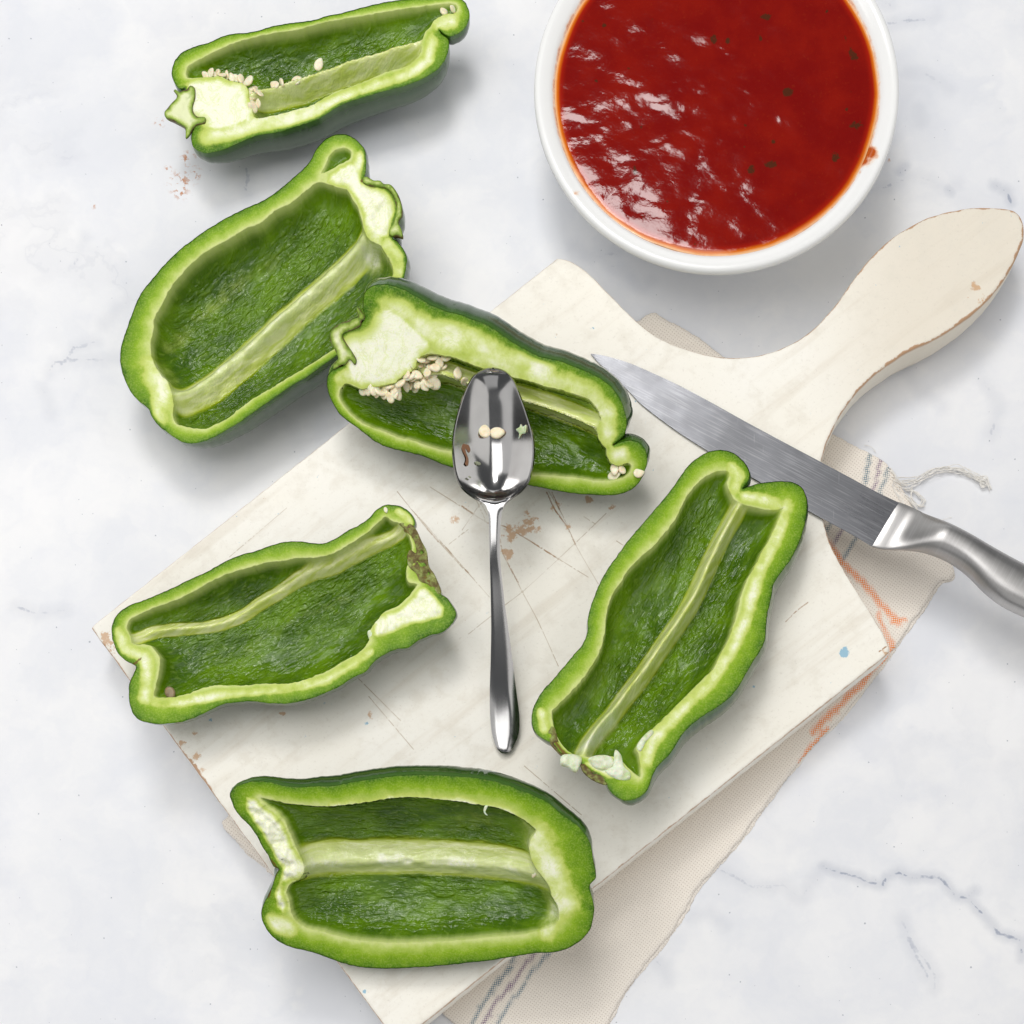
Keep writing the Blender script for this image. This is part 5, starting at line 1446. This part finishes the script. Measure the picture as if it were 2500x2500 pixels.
def build_spoon():
    root = empty('spoon', 1204, 1200, BT)
    tag(root, 'polished steel teaspoon with two seeds in its bowl, propped on the pepper', 'spoon')
    c = catmull(SP, 5, False)
    y = c[:, 0]
    n, m = len(c), 25
    v = np.linspace(-1, 1, m)
    v = np.sign(v) * np.abs(v) ** 0.9
    zb = spoon_zs(y)
    P = []
    for i in range(n):
        yy = y[i]
        k = smooth(1262, 1190, yy)                      # 1 in the bowl, 0 on the handle
        ln = np.clip((yy - 903) / (1232 - 903), 0, 1)
        hw = (c[i, 2] - c[i, 1]) / 2
        dpt = 64 * k * (hw / 95) ** 1.5
        xc = (c[i, 2] + c[i, 1]) / 2
        crown = (1 - k) * hw * 0.20
        for q in v:
            z = zb[i] - dpt * (1 - abs(q) ** 1.9) + crown * (1 - q * q) + k * 1.0
            w_ = lift([(xc + q * hw, yy)], zb[i])[0]
            P.append((w_[0], w_[1], z))
    F = []
    for i in range(n - 1):
        for j in range(m - 1):
            a = i * m + j
            F.append((a, a + 1, a + m + 1, a + m))
    P = np.array(P)
    F = np.array(F)
    ymid = y[F[:, 0] // m]
    W = world(P)
    tri = np.concatenate([F[:, :3], F[:, [0, 2, 3]]])
    N = vert_normals(W, tri)
    if N[:, 2].mean() < 0:
        F = F[:, ::-1]
        N = -N
    for nm, mk in (('bowl', ymid < 1232), ('handle', ymid >= 1232)):
        vv, ff, _, nn = sub(P, F, mk, {}, N)
        # thickness: an under side joined along the rim
        th = 7.0
        Wn = nn * np.array([1, -1, 1])
        low = vv - Wn * th
        nv = len(vv)
        edges = {}
        for f in ff:
            for a, b in zip(f, np.roll(f, -1)):
                key = (min(a, b), max(a, b))
                edges[key] = None if key in edges else (a, b)
        FF = ff.tolist() + (ff[:, ::-1] + nv).tolist()
        for e in edges.values():
            if e is not None:
                a, b = e
                FF.append((b, a, a + nv, b + nv))
        o = make(nm, np.concatenate([vv, low]), FF, SPOON, root, normals=None)
        o.data.normals_split_custom_set_from_vertices(np.concatenate([nn, -nn]).tolist())
build_spoon()

def spoon_floor(x, y):
    """height of the spoon's inner surface under a photo point"""
    c = catmull(SP, 5, False)
    i = np.argmin(np.abs(c[:, 0] - y))
    hw = (c[i, 2] - c[i, 1]) / 2
    q = (x - (c[i, 2] + c[i, 1]) / 2) / hw
    ln = np.clip((y - 903) / (1232 - 903), 0, 1)
    return float(spoon_zs(y)[0] - 64 * (hw / 95) ** 1.5 * (1 - min(1, abs(q)) ** 1.9))

def px_c3(x, y):
    return crop([(x, y)], 780, 660, 2.356)[0]
a = px_c3(949, 925)
o = place_seed(a[0], a[1], spoon_floor(*a) + 15, 17, rot=(0.1, 0.1, 2.0))
tag(o, 'left of the two cream seeds lying in the spoon', 'seed', 'loose pepper seeds')
a = px_c3(1018, 935)
o = place_seed(a[0], a[1], spoon_floor(*a) + 15, 16, rot=(0.1, -0.15, 0.0))
tag(o, 'right of the two cream seeds lying in the spoon, with a pointed end', 'seed', 'loose pepper seeds')

def lump(name, poly, z, hgt, mat, label=None, cat=None, seed=3, group=None, zf=None):
    out = lift(catmull(poly, 1.5), z)
    V, F = triangulate(out, (), rings=[(0.5, 1.2)], step=2.2)
    d = seg_dist(V, out)
    s = Inflate(out, g=1.2, iters=120)(V, d)
    zb = np.full(len(V), z)
    if zf is not None:
        ph = np.column_stack([NX + (V[:, 0] - NX) * H / (H - z), NY + (V[:, 1] - NY) * H / (H - z)])
        zb = np.array([zf(*p) for p in ph]) + 7.0
    P = np.concatenate([np.column_stack([V, zb + hgt * np.tanh(s / hgt) + 0.2 * fbm(V[:, 0] / 3, V[:, 1] / 3, seed)]), np.column_stack([V, zb])])
    Fu = face_up(world(P[:len(V)]), F)
    FF = np.concatenate([Fu, Fu[:, ::-1] + len(V)])
    o = make(name, P, FF, mat)
    tag(o, label, cat, group)
    return o
c3r = lambda L: crop(L, 780, 660, 2.356)
a = px_c3(1160, 935)
lump('pepper_shred', c3r([(1130, 915), (1150, 912), (1160, 902), (1170, 918), (1192, 920), (1188, 955), (1165, 952), (1145, 966), (1148, 940)]), spoon_floor(*a), 4, PITH, 'ragged pale green shred on the right wall of the spoon bowl', 'pepper shred', zf=spoon_floor)
for (x, y, r, lb) in ((912, 957, 14, 'pale juice drop just below the seeds in the spoon'), (913, 1118, 16, 'oval juice drop left of the bright reflection in the spoon'), (896, 899, 7, 'tiny juice drop above left of the seeds in the spoon'), (866, 1198, 9, 'dull juice drop low on the left wall of the spoon')):
    a = px_c3(x, y)
    lump('juice_drop', c3r([(x - r, y), (x - r * .5, y - r * .6), (x + r * .6, y - r * .5), (x + r, y), (x + r * .5, y + r * .6), (x - r * .6, y + r * .5)]), spoon_floor(*a), 2.2, DROP, lb, 'juice drop', group='juice drops in the spoon', zf=spoon_floor)
a = px_c3(845, 1040)
for i, L in enumerate(([(808, 925), (825, 912), (842, 920), (832, 940), (812, 945)], [(822, 1045), (835, 1000), (848, 1010), (842, 1045), (858, 1090), (852, 1130), (840, 1125), (845, 1090)], [(835, 1015), (850, 1000), (868, 1030), (860, 1050), (848, 1040)])):
    lump('brown_residue', c3r(L), spoon_floor(*a), 1.2, RESID, ['small brown smear near the top of the left wall of the spoon', 'long brown streak down the left wall of the spoon', 'brown spot beside the long streak in the spoon'][i], 'residue', group='brown smears in the spoon', zf=spoon_floor)
